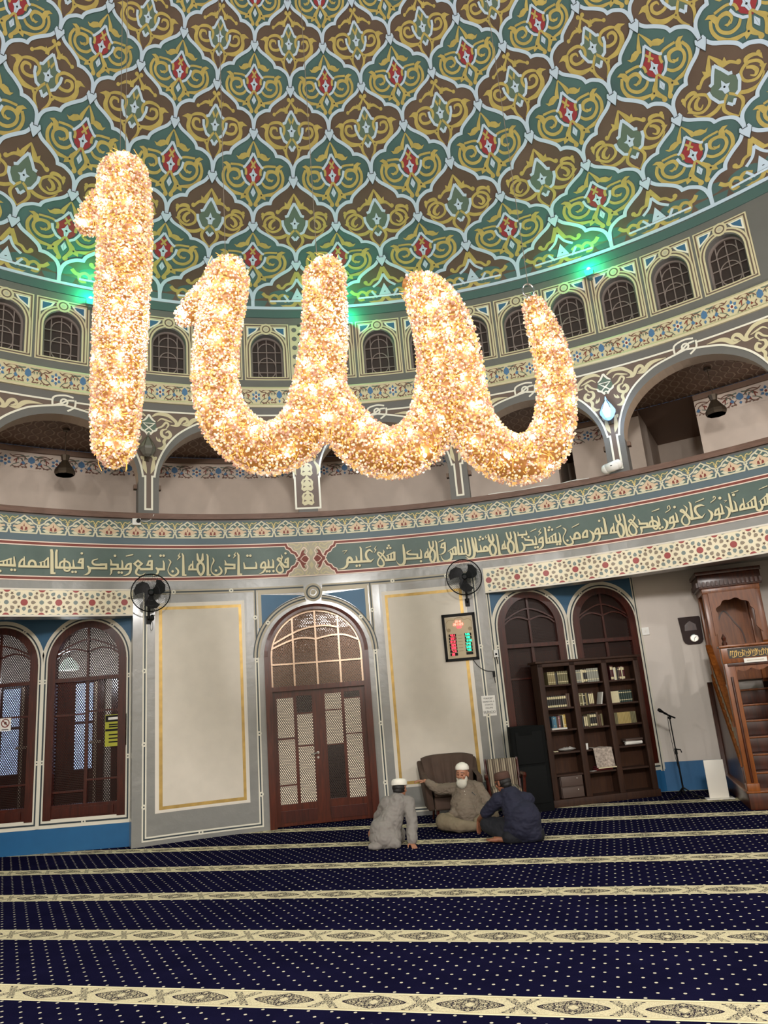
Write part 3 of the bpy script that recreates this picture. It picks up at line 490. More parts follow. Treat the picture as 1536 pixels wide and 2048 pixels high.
# lettering
for it in CALLI.split('|'):
    k, ws, ps = it.split(':'); ws = [float(v)/1000 for v in ws.split(',')]
    ps = [tuple(float(v)/1000 for v in q.split(',')) for q in ps.split(' ')]; ps = [(x, z+3.6) for x, z in ps]
    if k == 'd':
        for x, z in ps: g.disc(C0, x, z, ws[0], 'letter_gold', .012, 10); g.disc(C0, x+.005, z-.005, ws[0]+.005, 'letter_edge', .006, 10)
        continue
    n = len(ps); wv = [ws[min(int(i*(len(ws)-1)/(n-1)), len(ws)-1)] + ((ws[min(int(i*(len(ws)-1)/(n-1))+1, len(ws)-1)]-ws[min(int(i*(len(ws)-1)/(n-1)), len(ws)-1)])*((i*(len(ws)-1)/(n-1)) % 1)) for i in range(n)]
    if k in 'cC':
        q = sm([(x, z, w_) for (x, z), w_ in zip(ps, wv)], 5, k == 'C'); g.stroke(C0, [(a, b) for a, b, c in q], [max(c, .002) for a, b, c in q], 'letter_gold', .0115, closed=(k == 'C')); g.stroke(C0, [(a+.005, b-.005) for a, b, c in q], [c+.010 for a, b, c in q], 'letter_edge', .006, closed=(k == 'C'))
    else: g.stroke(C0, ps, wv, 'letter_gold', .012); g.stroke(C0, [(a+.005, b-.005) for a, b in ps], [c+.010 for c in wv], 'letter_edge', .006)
g.build('trim_2', kind='structure')
# star tile bands over both recesses
def tileband(x0, x1, name):
    g = MB(); z0, z1 = 3.166, 3.56
    g.grid(lambda u, v: C0(x0+(x1-x0)*u, z0+(z1-z0)*v, .004), 40, 1, 'tile_cream')
    for yy in (z0+.012, z1-.012): g.stroke(C0, [(x0, yy), (x1, yy)], .022, 'panel_white', .007, maxseg=.4)
    P = .452; H = .334; zc = (z0+z1)/2; n = int(abs(x1-x0)/P*2)+2; lo, hi = min(x0, x1)+.02, max(x0, x1)-.02; zb, zt = z0+.026, z1-.026
    def blob(x, z, r, m, rot=None, kind='d'):
        if not (lo+r < x < hi-r): return
        if kind == 'd': pts = [(x+r*cos(2*pi*i/12), z+r*sin(2*pi*i/12)) for i in range(12)]
        elif kind == 't':   # drop with its point in direction rot
            pts = [(x+1.45*r*cos(rot), z+1.45*r*sin(rot))] + [(x+r*cos(rot+a), z+r*sin(rot+a)) for a in (radians(v) for v in (50, 90, 130, 160, 200, 230, 270, 310))]
        else: pts = [(x+r*(1 if i % 2 else .45)*cos(pi*i/5+rot), z+r*(1 if i % 2 else .45)*sin(pi*i/5+rot)) for i in range(10)]
        if max(p[1] for p in pts) < zb or min(p[1] for p in pts) > zt: return
        pts = [(a, min(max(b, zb), zt)) for a, b in pts]
        q = []
        for p_ in pts:
            if not q or hypot(p_[0]-q[-1][0], p_[1]-q[-1][1]) > 1e-4: q.append(p_)
        if len(q) > 2: g.fill(C0, q, m, .007)
    PX, PZ_ = .2215, .187; x0_ = lo+.055
    for i in range(-1, int((hi-lo)/PX)+3):
        for jj in (-1, 0, 1):
            x, z = x0_+i*PX, zc+jj*PZ_
            if (i+jj) % 2 == 0:
                blob(x, z, .047, 'tile_red')
                for a, b in ((1, 1), (1, -1), (-1, 1), (-1, -1)): blob(x+a*.066, z+b*.060, .026, 'tile_star', pi/2, 's')
            else:
                blob(x, z, .030, 'tile_grey')
                for q in range(8):
                    a = q*pi/4; blob(x+.110*cos(a), z+.103*sin(a), .0265, 'tile_taupe' if jj == 0 else 'tile_grey', a+pi, 't')
    return g.build(name, kind='structure')
tileband(-BAY, -VIS, 'trim_3'); tileband(BAY, VIS, 'trim_4')
# wooden ledge of the gallery parapet
g = MB()
g.grid(lambda u, v: cw(-HALF+2*HALF*u, [4.635, 4.635, 4.72, 4.72, 4.64][round(v*4)], [0, .05, .05, -.25, -.25][round(v*4)]), 120, 4, 'wood_ledge')
g.build('trim_5', kind='structure')

# ------------------------------------------------------------------ upper drum: gallery arcade and clerestory
PS = 16.97*K                                       # pillar spacing
AHW, ASP, ARISE, ATOP = PS/2-1.04*K, 5.24, .975, 6.44
g = MB(); NB = 5
WIN = sorted([s*(3.83+5.5*k)*K for s in (-1, 1) for k in range(0, 9)])
WHW, WZ0, WSP, WR = .268, 7.12, 7.645, .275
DEEP = .30
for b in range(-NB, NB+1):
    xp = b*PS; 
    wall_cols(g, C0, xp-1.04*K, xp+1.04*K, 4.64, ATOP, 4, 'grey_drum')
    for s in (-1, 1):
        g.rect(lambda x, y, l=0: cw(xp+s*1.04*K, y, -x), 0, 4.64, DEEP, ASP, 'grey_drum')
        g.box(cw(xp+s*1.04*K, 5.2, -.2), (.1, .1, .07), 'gallery_brown', Matrix.Rotation(-(A0+(xp+s*1.04*K)/R), 3, 'Z'))
    if b < NB:
        xc = xp+PS/2; over_arch(g, C0, xc, AHW, ASP, ARISE, ATOP, 'grey_drum')
        reveal(g, C0, [(x, arch_h(x-xc, AHW, ASP, ARISE)) for x in eased(xc, AHW, 28)], 0, -DEEP, 'gallery_line')
XE = NB*PS+1.04*K
for s in (-1, 1): wall_cols(g, C0, s*XE, s*HALF, 4.64, ATOP, 40, 'grey_drum')
wall_cols(g, C0, -HALF, HALF, ATOP, WZ0, 160, 'grey_drum')
edges = [-HALF]+[e for x in WIN for e in (x-WHW, x+WHW)]+[HALF]
for a, b in zip(edges[::2], edges[1::2]): wall_cols(g, C0, a, b, WZ0, 8.41, max(1, int((b-a)/.3)), 'grey_drum')
for x in WIN:
    over_arch(g, C0, x, WHW, WSP, WR, 8.41, 'grey_drum', 16)
    reveal(g, C0, [(x-WHW, WZ0)]+[(q, arch_h(q-x, WHW, WSP, WR)) for q in eased(x, WHW, 16)]+[(x+WHW, WZ0), (x-WHW, WZ0)], 0, -.16, 'grey_drum')
# painted ornament of the arcade
wl = [(.60, 5.34), (.9, 5.55), (1.66, 5.80), (2.86, 6.03), (4.6, 6.21), (6.0, 6.29), (8.485, 6.365)]
wls = sm([(a*K, z) for a, z in wl], 5)
def mir(pts, s, xp): return [(xp+s*x, z) for x, z in pts]
for b in range(-3, 4):
    xp = b*PS; wide = (b == 0)
    dx = .85*K if wide else 0
    sp = [(x+dx*(1-(i/len(wls)))**1.5, z) for i, (x, z) in enumerate(wls)]
    # brown spandrel ground
    for s in (-1, 1):
        poly = [(xp, 6.41)]+[(xp, 5.34)]+mir(sp, s, xp)+[(xp+s*PS/2, 6.41)]
        for (x0, z0), (x1, z1) in zip(sp, sp[1:]):
            g.face([C0(xp+s*x0, z0, .004), C0(xp+s*x1, z1, .004), C0(xp+s*x1, 6.41, .004), C0(xp+s*x0, 6.41, .004)], 'brown_paint')
        g.face([C0(xp, 5.33, .004), C0(xp+s*sp[0][0], 5.33, .004), C0(xp+s*sp[0][0], 6.41, .004), C0(xp, 6.41, .004)], 'brown_paint')
        hw = (1.40 if wide else .40)*K-.008
        g.rect(C0, xp, 4.80, xp+s*hw, 5.34, 'brown_paint', .004)
        line = [(xp, 4.795), (xp+s*hw, 4.795), (xp+s*hw, 5.325), (xp+s*(sp[0][0]), 5.325)]+mir(sp, s, xp)
        g.stroke(C0, line, .030, 'line_white', .007, maxseg=.3)
        g.stroke(C0, [(xp, 6.425), (xp+s*(PS/2-.16), 6.425)], .028, 'line_white', .007, maxseg=.4)
        # arabesque
        F = lambda pts, w_, lf=.008, m='frieze_cream': g.stroke(C0, [(xp+s*x, z) for x, z in sm(pts, 5)], [max(v, .003) for v in [c[0] for c in sm([(q,) for q in w_], 5)]], m, lf)
        F([(.05, 6.33), (.14, 6.38), (.28, 6.37), (.37, 6.31), (.42, 6.25), (.40, 6.2)], [.02, .05, .06, .05, .05, .02])
        F([(.33, 6.2), (.44, 6.2), (.5, 6.3), (.56, 6.33), (.6, 6.29), (.56, 6.25), (.52, 6.24)], [.01, .04, .06, .05, .04, .03, .01])
        F([(.5, 6.22), (.6, 6.22), (.68, 6.3), (.78, 6.335), (.95, 6.335)], [.01, .05, .07, .05, .005])
        F([(.13, 6.25), (.19, 6.3), (.27, 6.28), (.36, 6.25)], [.01, .025, .03, .01], .010)
        F([(.1, 6.12), (.2, 6.17), (.26, 6.24), (.3, 6.2), (.25, 6.12)], [.015, .03, .035, .03, .01], .010)
        F([(.28, 6.13), (.2, 6.1), (.2, 6.02), (.28, 5.98), (.33, 6.03), (.3, 6.09), (.25, 6.06)], [.01, .04, .05, .05, .05, .04, .01])
        F([(.27, 5.98), (.23, 5.92), (.24, 5.86), (.2, 5.8), (.13, 5.8)], [.03, .05, .04, .05, .01])
        F([(.11, 5.99), (.13, 5.94), (.17, 5.92), (.15, 5.97)], [.005, .03, .03, .005])
        F([(.02, 5.68), (.07, 5.63), (.07, 5.55), (.06, 5.46), (.03, 5.37)] if not wide else [(.19, 5.7), (.14, 5.6), (.18, 5.52), (.2, 5.45), (.17, 5.36)], [.04, .03, .05, .06, .006])
        F([(.07, 5.63), (.11, 5.64), (.1, 5.6)], [.02, .03, .02])
        F([(0, 6.36), (.05, 6.28), (.1, 6.24)], [.03, .03, .015], .011, 'line_white')
        F([(.02, 6.02), (.06, 6.07), (.11, 6.1), (.13, 6.14)], [.03, .03, .03, .01], .011, 'line_white')
    g.fill(C0, [(xp-.12, 6.13), (xp, 6.02), (xp+.12, 6.13), (xp+.1, 6.25), (xp, 6.31), (xp-.1, 6.25)], 'dome_olive', .006)
    g.stroke(C0, [(xp-.085, 6.21), (xp+.085, 6.21), (xp, 6.13)], .018, 'line_white', .012, closed=True); g.disc(C0, xp, 6.185, .012, 'brown_paint', .014, 6)
    for t in (-1, 1): g.stroke(C0, [(xp+t*.03, 6.165), (xp-t*.07, 6.075), (xp-t*.03, 6.045), (xp, 6.07)], .018, 'line_white', .013)
    if wide:                                       # carved upright on the pillar over the door
        for z, h_ in ((4.86, .24), (5.10, .26), (5.36, .26)):
            for s in (-1, 1):
                g.fill(C0, [(0, z), (s*.06, z-.02), (s*.1, z+.02), (s*.09, z+.08), (s*.1, z+.14), (s*.07, z+.19), (s*.04, z+.2), (0, z+h_)], 'frieze_cream', .008)
                g.fill(C0, [(s*.02, z+.06), (s*.07, z+.04), (s*.06, z+.08)], 'brown_paint', .010)
                g.fill(C0, [(s*.015, z+.17), (s*.06, z+.12), (s*.05, z+.17)], 'brown_paint', .010)
    # loop over the crown of each arch
    xc = xp+PS/2; g.stroke(C0, sm([(xc-.16, 6.33), (xc-.15, 6.47), (xc, 6.52), (xc+.13, 6.5)], 5), .028, 'line_white', .009)
    g.stroke(C0, sm([(xc+.16, 6.46), (xc+.15, 6.35), (xc+.05, 6.27)], 5), .028, 'line_white', .009)
    g.disc(C0, xc, 6.41, .062, 'line_white', .010); g.disc(C0, xc, 6.41, .034, 'grey_drum', .011); g.disc(C0, xc, 6.41, .02, 'ink', .012)
    g.stroke(C0, sm([(xc-.14, 6.34), (xc-.04, 6.385), (xc+.05, 6.44), (xc+.14, 6.45)], 5), .028, 'line_white', .013)
# clerestory frames
for x in WIN:
    def fr(pts, w1, w2, closed=False, lf=.004):
        g.stroke(C0, pts, w1, 'frieze_cream', lf, closed, .4); g.stroke(C0, pts, w2, 'brown_paint', lf+.002, closed, .4)
    a = 2.41*K
    fr([(x-a, 7.095), (x+a, 7.095), (x+a, 8.09), (x-a, 8.09)], .062, .022, True)
    arc = arcpts(x, WSP, .315, .335, pi, 0, 18)
    fr([(x-.315, 7.115)]+arc+[(x+.315, 7.115)], .075, .022, False, .008)
    for s in (-1, 1):
        g.fill(C0, [(x+s*.325, 8.055), (x+s*.12, 8.055), (x+s*.16, 7.985), (x+s*.325, 7.86)], 'line_white', .006)
        g.fill(C0, [(x+s*.30, 8.035), (x+s*.16, 8.035), (x+s*.19, 7.99), (x+s*.30, 7.91)], 'spandrel_blue', .008)
    rg = arcpts(x, 8.02, .062, .062, 0, 2*pi, 14)[:-1]
    g.disc(C0, x, 8.02, .105, 'frieze_cream', .012, 16); g.stroke(C0, rg, .02, 'brown_paint', .014, True); g.disc(C0, x, 8.02, .03, 'line_tan', .014)
# pierced star strip between the pair of windows over the door
g.rect(C0, -1.1*K, 7.08, 1.1*K, 8.1, 'frieze_cream', .004)
for i in range(6):
    for s in (-1, 1):
        g.disc(C0, s*.085, 7.16+i*.17, .045, 'grey_drum', .007, 8); g.disc(C0, 0, 7.245+i*.17, .03, 'grey_drum', .007, 6)
g.build('wall_upper', kind='structure')
# dark cornice band below the dome
g = MB(); g.grid(lambda u, v: cw(-HALF+2*HALF*u, [8.24, 8.24, 8.39][round(v*2)], [0, .02, .015][round(v*2)]), 120, 2, 'teal_dark'); g.build('trim_6', kind='structure')
# floral frieze below the clerestory
g = MB(); z0, z1 = 6.565, 6.925
prof = [(0, z0), (.035, z0), (.05, z0+.03), (.03, z0+.06), (.03, z1-.06), (.05, z1-.03), (.035, z1), (0, z1)]
g.grid(lambda u, v: cw(-VIS*1.05+2.1*VIS*u, prof[round(v*7)][1], prof[round(v*7)][0]), 80, 7, 'frieze_cream')
CF = lambda x, y, l=0: C0(x, y, l+.032)
zc = 6.752
def floral(g, CF, x, zc, half):
    for i in range(6):
        a = pi/6+i*pi/3; g.fill(CF, [(x+.025*cos(a), zc+.025*sin(a)), (x+.055*cos(a-.4), zc+.055*sin(a-.4)), (x+.082*cos(a), zc+.082*sin(a)), (x+.055*cos(a+.4), zc+.055*sin(a+.4))], 'frieze_blue', .003)
    g.disc(CF, x, zc, .034, 'line_white', .004, 8); g.disc(CF, x, zc, .02, 'red_paint', .005, 8)
    xb = x+half
    g.fill(CF, [(xb-.045, zc+.0), (xb-.04, zc+.05), (xb, zc+.085), (xb+.04, zc+.05), (xb+.045, zc), (xb, zc-.03)], 'frieze_blue', .003)
    g.fill(CF, [(xb, zc-.09), (xb-.02, zc-.06), (xb, zc-.04), (xb+.02, zc-.06)], 'frieze_blue', .003)
    for s in (-1, 1):
        Q = lambda c, pts, w_, m='frieze_brown': g.stroke(CF, [(c+s*a, zc+b) for a, b in sm(pts, 4)], w_, m, .003)
        Q(x, [(.08, -.07), (.14, -.09), (.2, -.05), (.21, .02), (.17, .05)], .014)
        Q(x, [(.09, .07), (.15, .095), (.22, .09), (.25, .05)], .014)
        Q(x, [(.1, .0), (.135, .03), (.13, -.03)], .014, 'red_paint')
        Q(xb, [(.05, -.02), (.08, -.05), (.06, -.085), (.12, -.08)], .013)
        Q(xb, [(.03, .09), (.09, .08), (.15, .095)], .016, 'dome_olive'); Q(x, [(.05, .095), (.1, .06), (.16, .06), (.14, .02)], .012); Q(x, [(.06, -.095), (.1, -.05), (.17, -.02)], .010, 'dome_olive'); Q(xb, [(.05, .03), (.1, .07), (.17, .06), (.19, .01)], .012)
        g.fill(CF, [(x+s*.19, zc-.02), (x+s*.22, zc+.01), (x+s*.25, zc-.03), (x+s*.22, zc-.05)], 'frieze_blue', .004)
        for j in range(4): g.fill(CF, [(x+s*(.1+.045*j), zc-.1+.01*j), (x+s*(.125+.045*j), zc-.075), (x+s*(.13+.045*j), zc-.105)], 'frieze_brown', .0035)
        for j in range(3): g.fill(CF, [(xb+s*(.07+.04*j), zc+.05), (xb+s*(.085+.04*j), zc+.01), (xb+s*(.095+.04*j), zc+.05)], 'dome_olive', .003)
        g.fill(CF, [(xb+s*.1, zc-.05), (xb+s*.13, zc-.02), (xb+s*.14, zc-.06)], 'red_paint', .004)
for k in range(-9, 10): floral(g, lambda x, y, l=0: CF(k*5.27*K+(x-k*5.27*K)*1.0, zc+(y-zc)*1.3, l), k*5.27*K, zc, 2.635*K)
g.build('trim_7', kind='structure')

# ------------------------------------------------------------------ gallery behind the arcade
GR = 10.5; G0 = cyl(GR); kk = GR/R
g = MB()
opn = [(35.0*K, 40.2*K), (26.6*K, 28.2*K)]
cuts = sorted([-70*K, 70*K]+[e for o in opn for e in o])
for a, b in zip(cuts[::2], cuts[1::2]): g.grid(lambda u, v: cw(a+(b-a)*u, 4.5+1.9*v, 0, GR), 24, 1, 'gallery_cream')
for a, b in opn:
    for e in (a, b): g.rect(lambda x, y, l=0: cw(e, y, -x, GR), 0, 4.5, 2.4, 6.4, 'gallery_cream')
    g.grid(lambda u, v: cw(a-.6+(b-a+1.2)*u, 4.5+1.9*v, 0, GR+2.4), 6, 1, 'gallery_cream')
    g.grid(lambda u, v: cw(a+(b-a)*u, 6.4, -2.4*v, GR), 6, 1, 'gallery_brown')
    g.grid(lambda u, v: cw(a+(b-a)*u, 4.6, -2.4*v, GR), 6, 1, 'wood_ledge')
g.build('wall_gallery', kind='structure')
g = MB(); g.grid(lambda u, v: cw(-72*K+144*K*u, 4.6, -2.1*v-.02), 60, 1, 'wood_ledge'); g.build('floor_gallery', kind='structure')
g = MB(); g.grid(lambda u, v: cw(-72*K+144*K*u, 6.42, -2.1*v-.02), 80, 2, 'gallery_brown')
PC = lambda x, y, l=0: cw(x, 6.42-l, -y)
for i in range(-66, 67):
    for j in range(6):
        x = i*.17; y = .2+j*.33
        for s in (-1, 1): g.stroke(PC, [(x, y), (x+s*.06, y+.11), (x+s*.06, y+.22), (x, y+.33)], .02, 'gallery_line', .004)
g.build('ceiling_gallery', kind='structure')
g = MB()
for a, b in zip(cuts[::2], cuts[1::2]):
    CG = lambda x, y, l=0: cw(x, y, l, GR)
    g.grid(lambda u, v: cw(a+(b-a)*u, 5.97+.3*v, .008, GR), 90, 1, 'gallery_cream')
    n = int((b-a)/(4.4*K))
    for k in range(n): floral(g, lambda x, y, l=0: cw(x, 6.12+(y-6.12)*1.2, l+.014, GR), a+(k+.4)*4.4*K, 6.12, 2.2*K)
    g.bar(CG, a, 6.29, b, 6.38, 0, .05, 'gallery_brown', 20)
g.build('trim_8', kind='structure')
# clerestory windows
for i, x in enumerate(WIN):
    wdw = MB(); D = -.15; mp = lambda a, b_, l=0: C0(x+a, b_, D+l)
    ol = archline(0, WHW-.004, WZ0+.004, WSP, WR-.004, 16)
    wdw.stroke(mp, ol+[ol[0]], .05, 'muntin_grey', 0, th=.04)
    o = wdw.build('window_%d' % (i+1), kind='structure')
    p_ = MB(); p_.fill(mp, ol, 'window_dark', -.01); p_.build('pane', o)
    p_ = MB()
    for a in (-.145, 0, .145): p_.stroke(mp, [(a, WZ0), (a, arch_h(a, WHW, WSP, WR))], .016, 'muntin_grey', 0, th=.015)
    for z in (7.27, 7.46, 7.65): p_.stroke(mp, [(-WHW, z), (WHW, z)], .016, 'muntin_grey', .0005, th=.015)
    p_.stroke(mp, arcpts(0, 7.33, .145, .17, pi, 2*pi, 10)[:]+arcpts(0, 7.38, .145, .17, 0, pi, 10), .016, 'muntin_grey', .001, True, th=.015)
    p_.stroke(mp, arcpts(0, 7.65, .15, .17, 0, pi, 10), .016, 'muntin_grey', .001, th=.015)
    p_.build('muntin', o)
# ------------------------------------------------------------------ DOME: ogee lattice of painted medallions
ND = 34; DD = 2*pi/ND; PH0 = radians(-7.344)
ROWS = [(-.3, 8.42, 8.40), (0, 8.40, 8.58), (1, 7.858, 9.025), (2, 7.351, 9.391), (3, 6.738, 9.789), (4, 6.149, 10.128), (5, 5.61, 10.405), (6, 5.105, 10.637),
        (7, 4.62, 10.84), (8, 4.17, 11.0), (9, 3.74, 11.13), (10, 3.35, 11.24), (11, 2.98, 11.33), (12, 2.64, 11.4)]
def dprof(rho):
    if rho <= ROWS[0][0]: i = 0
    else: i = max(k for k in range(len(ROWS)-1) if ROWS[k][0] <= rho)
    a, b = ROWS[i], ROWS[i+1]; t = (rho-a[0])/(b[0]-a[0])
    def cr(k):
        if i == 0 or i >= len(ROWS)-2: return a[k]+(b[k]-a[k])*t
        p0, p3 = ROWS[i-1], ROWS[i+2]
        m1 = (b[k]-p0[k])/(b[0]-p0[0])*(b[0]-a[0]); m2 = (p3[k]-a[k])/(p3[0]-a[0])*(b[0]-a[0])
        t2, t3 = t*t, t*t*t; return (2*t3-3*t2+1)*a[k]+(t3-2*t2+t)*m1+(-2*t3+3*t2)*b[k]+(t3-t2)*m2
    return cr(1), cr(2)
def dm(col, rho, lift=0):
    r, z = dprof(rho); a = PH0+col*DD; r -= lift*.6; z -= lift*.8
    return Vector((CX-.025+r*sin(a), CY+r*cos(a), z))
g = MB()
g.grid(lambda u, v: dm(u*ND, -.3+12.3*v), 102, 40, 'dome_green', True)
top = [dm(k*ND/102, 12) for k in range(102)]
for k in range(102): g.face([top[k], top[(k+1) % 102], Vector((CX, CY, 11.62))], 'dome_green')
E1 = [(0, 0), (.07, -.09), (.17, -.21), (.35, -.32), (.49, -.42), (.555, -.49), (.585, -.565), (.70, -.575), (.80, -.62), (.90, -.69), (.97, -.81), (1, -1)]
E1 = sm(E1[:7], 3)+sm(E1[6:], 3)[1:]
def cellmap(c, r0): return lambda x, y, l=0: dm(c+x*.5, r0+y, l)
def outline():
    L = E1                                         # top knot to right knot, to bottom, mirrored
    q1 = [(x, 1+y) for x, y in L]; q2 = [(1-x, y) for x, y in L]
    return q1+q2[1:]+[(-x, y) for x, y in reversed(q2)][1:]+[(-x, y) for x, y in reversed(q1)][1:-1]
OUT = outline()
def norm(pts, cx, cy, sx, sy): return [((x-cx)/sx, -(y-cy)/sy) for x, y in pts]
# motifs: (kind, material, width(s), points) on the right half, mirrored
A = lambda *p: norm(p, 965, 575, 447, 500)
MOT_A = [('s', 'dome_gold', [.05, .1, .12, .1, .08], A((1050, 762), (1150, 757), (1225, 715), (1262, 640), (1252, 565))),
 ('f', 'dome_gold', 0, A((1222, 535), (1245, 512), (1280, 508), (1340, 552), (1290, 556), (1272, 585), (1240, 585))),
 ('s', 'dome_gold', [.03, .065, .07, .065, .065, .065, .065, .07, .07, .05, .02], A((1248, 535), (1190, 497), (1110, 492), (1055, 540), (1060, 610), (1110, 655), (1180, 652), (1212, 605), (1195, 555), (1145, 555), (1135, 592))),
 ('s', 'dome_gold', [.05, .05, .08, .09], A((965, 232), (985, 285), (1020, 335), (1022, 385))), ('d', 'dome_gold', .05, A((990, 228))),
 ('s', 'dome_gold', [.08, .07, .05, .03], A((1030, 350), (1085, 345), (1125, 372), (1165, 402))), ('d', 'dome_gold', .045, A((1168, 400))), ('f', 'dome_gold', 0, A((1020, 345), (1050, 305), (1055, 350))),
 ('l', 'dome_gold', .05, A((1010, 410), (960, 525))),
 ('s', 'dome_gold', [.05, .06, .07, .06, .03], A((962, 655), (1012, 720), (1040, 785), (1030, 855), (985, 925))), ('f', 'dome_gold', 0, A((1040, 740), (1085, 765), (1060, 805), (1030, 780))), ('d', 'dome_brown', .018, A((1045, 768))),
 ('f0', 'dome_olive', 0, A((965, 365), (1010, 425), (1040, 492), (1092, 560), (1060, 680), (1010, 740), (965, 790))),
 ('l', 'dome_white', .06, A((965, 352), (1008, 425), (1038, 490), (1068, 500))), ('l', 'dome_white', .062, A((1097, 540), (1092, 600), (1055, 690), (1018, 712))), ('l', 'dome_white', .06, A((965, 800), (1000, 745))),
 ('f1', 'dome_white', 0, A((965, 505), (985, 560), (1018, 572), (992, 597), (985, 645), (965, 645))), ('d', 'ink', .022, A((965, 578)))]
G_ = lambda *p: norm(p, 510, 500, 478, 500)
MOT_G = [('s', 'dome_gold', [.02, .06, .09, .07], G_((511, 135), (548, 210), (570, 265), (575, 310))), ('f', 'dome_gold', 0, G_((570, 275), (610, 262), (655, 275), (685, 310), (718, 300), (690, 338), (640, 342), (590, 315))),
 ('s', 'dome_gold', [.06, .055, .05, .05], G_((598, 500), (600, 440), (660, 400), (780, 398))),
 ('s', 'dome_gold', [.06, .07, .075, .09, .05], G_((835, 430), (865, 510), (845, 600), (770, 680), (640, 705))),
 ('s', 'dome_gold', [.05, .06, .065, .065, .065, .07, .08, .06, .02], G_((605, 565), (655, 615), (735, 622), (800, 570), (808, 500), (760, 455), (690, 460), (668, 515), (700, 562))), ('f', 'dome_gold', 0, G_((700, 560), (735, 565), (755, 535), (720, 540), (690, 520))),
 ('f', 'dome_gold', 0, G_((760, 470), (785, 400), (830, 375), (875, 392), (835, 415), (815, 490))),
 ('s', 'dome_gold', [.04, .08, .11, .09, .05], G_((512, 565), (560, 640), (590, 690), (570, 745), (525, 800))), ('d', 'dome_gold', .055, G_((540, 803))), ('f', 'dome_gold', 0, G_((590, 680), (650, 700), (655, 755), (600, 735))), ('d', 'ink', .02, G_((605, 705))),
 ('f0', 'dome_red', 0, G_((511, 310), (560, 390), (618, 435), (590, 540), (511, 615))),
 ('l', 'dome_gold', .045, G_((480, 345), (535, 425))),
 ('l', 'dome_white', .055, G_((511, 262), (560, 350), (610, 412), (632, 420))), ('l', 'dome_white', .055, G_((650, 452), (635, 515), (592, 578), (548, 602))),
 ('f1', 'dome_white', 0, G_((511, 625), (540, 680), (511, 728))), ('f1', 'dome_white', 0, G_((511, 420), (530, 470), (560, 490), (535, 515), (525, 562), (511, 565))), ('d', 'ink', .022, G_((511, 500)))]
B_ = lambda *p: norm(p, 997, 1050, 487, 500)
MOT_B = [m for m in MOT_A if m[1] not in ('dome_gold', 'dome_brown')] + [
 ('s', 'dome_gold', [.03, .07, .1, .08], B_((995, 730), (1030, 790), (1055, 840), (1050, 880))), ('s', 'dome_gold', [.09, .06, .05], B_((1055, 870), (1130, 880), (1185, 930))), ('d', 'dome_gold', .05, B_((1195, 925))), ('f', 'dome_gold', 0, B_((1060, 850), (1110, 815), (1110, 870))),
 ('S', 'dome_gold', .06, B_((1250, 980), (1335, 1020), (1345, 1100), (1260, 1165), (1170, 1120), (1165, 1030))), ('f', 'dome_gold', 0, B_((1325, 1060), (1385, 1090), (1335, 1130))),
 ('s', 'dome_gold', [.05, .08, .07, .03], B_((1240, 1000), (1255, 945), (1320, 945), (1375, 985))), ('d', 'dome_gold', .04, B_((1370, 955))), ('f', 'dome_gold', 0, B_((1340, 960), (1390, 975), (1375, 1030))),
 ('s', 'dome_gold', [.05, .07, .08, .05, .02], B_((1225, 1010), (1270, 1040), (1290, 1090), (1260, 1125), (1225, 1095))),
 ('s', 'dome_gold', [.02, .07, .09, .06], B_((1340, 1140), (1260, 1230), (1150, 1230), (1060, 1170))),
 ('s', 'dome_gold', [.05, .06, .07, .06, .03], B_((997, 1130), (1060, 1200), (1085, 1270), (1060, 1340), (997, 1420)))]
def draw(mot, mp, lf):
    for kind, m, wd, pts in mot:
        for s in (-1, 1):
            P = [(s*x, y) for x, y in pts]; l = lf+{'dome_gold': .004, 'dome_white': .008, 'ink': .011, 'dome_brown': .009, 'dome_olive': .002, 'dome_red': .002}[m]
            if kind == 's':
                q = sm([(x, y, w_) for (x, y), w_ in zip(P, wd)], 4); g.stroke(mp, [(a, b) for a, b, c in q], [max(c, .01) for a, b, c in q], m, l)
            elif kind == 'S': g.stroke(mp, sm(P, 4, True), wd, m, l, True)
            elif kind == 'l': g.stroke(mp, P, wd, m, l)
            elif kind == 'd': g.disc(mp, P[0][0], P[0][1], wd, m, l, 8)
            else: g.fill(mp, P, m, l+(.0015 if kind == 'f1' else 0))
COLS = range(-8, 9)
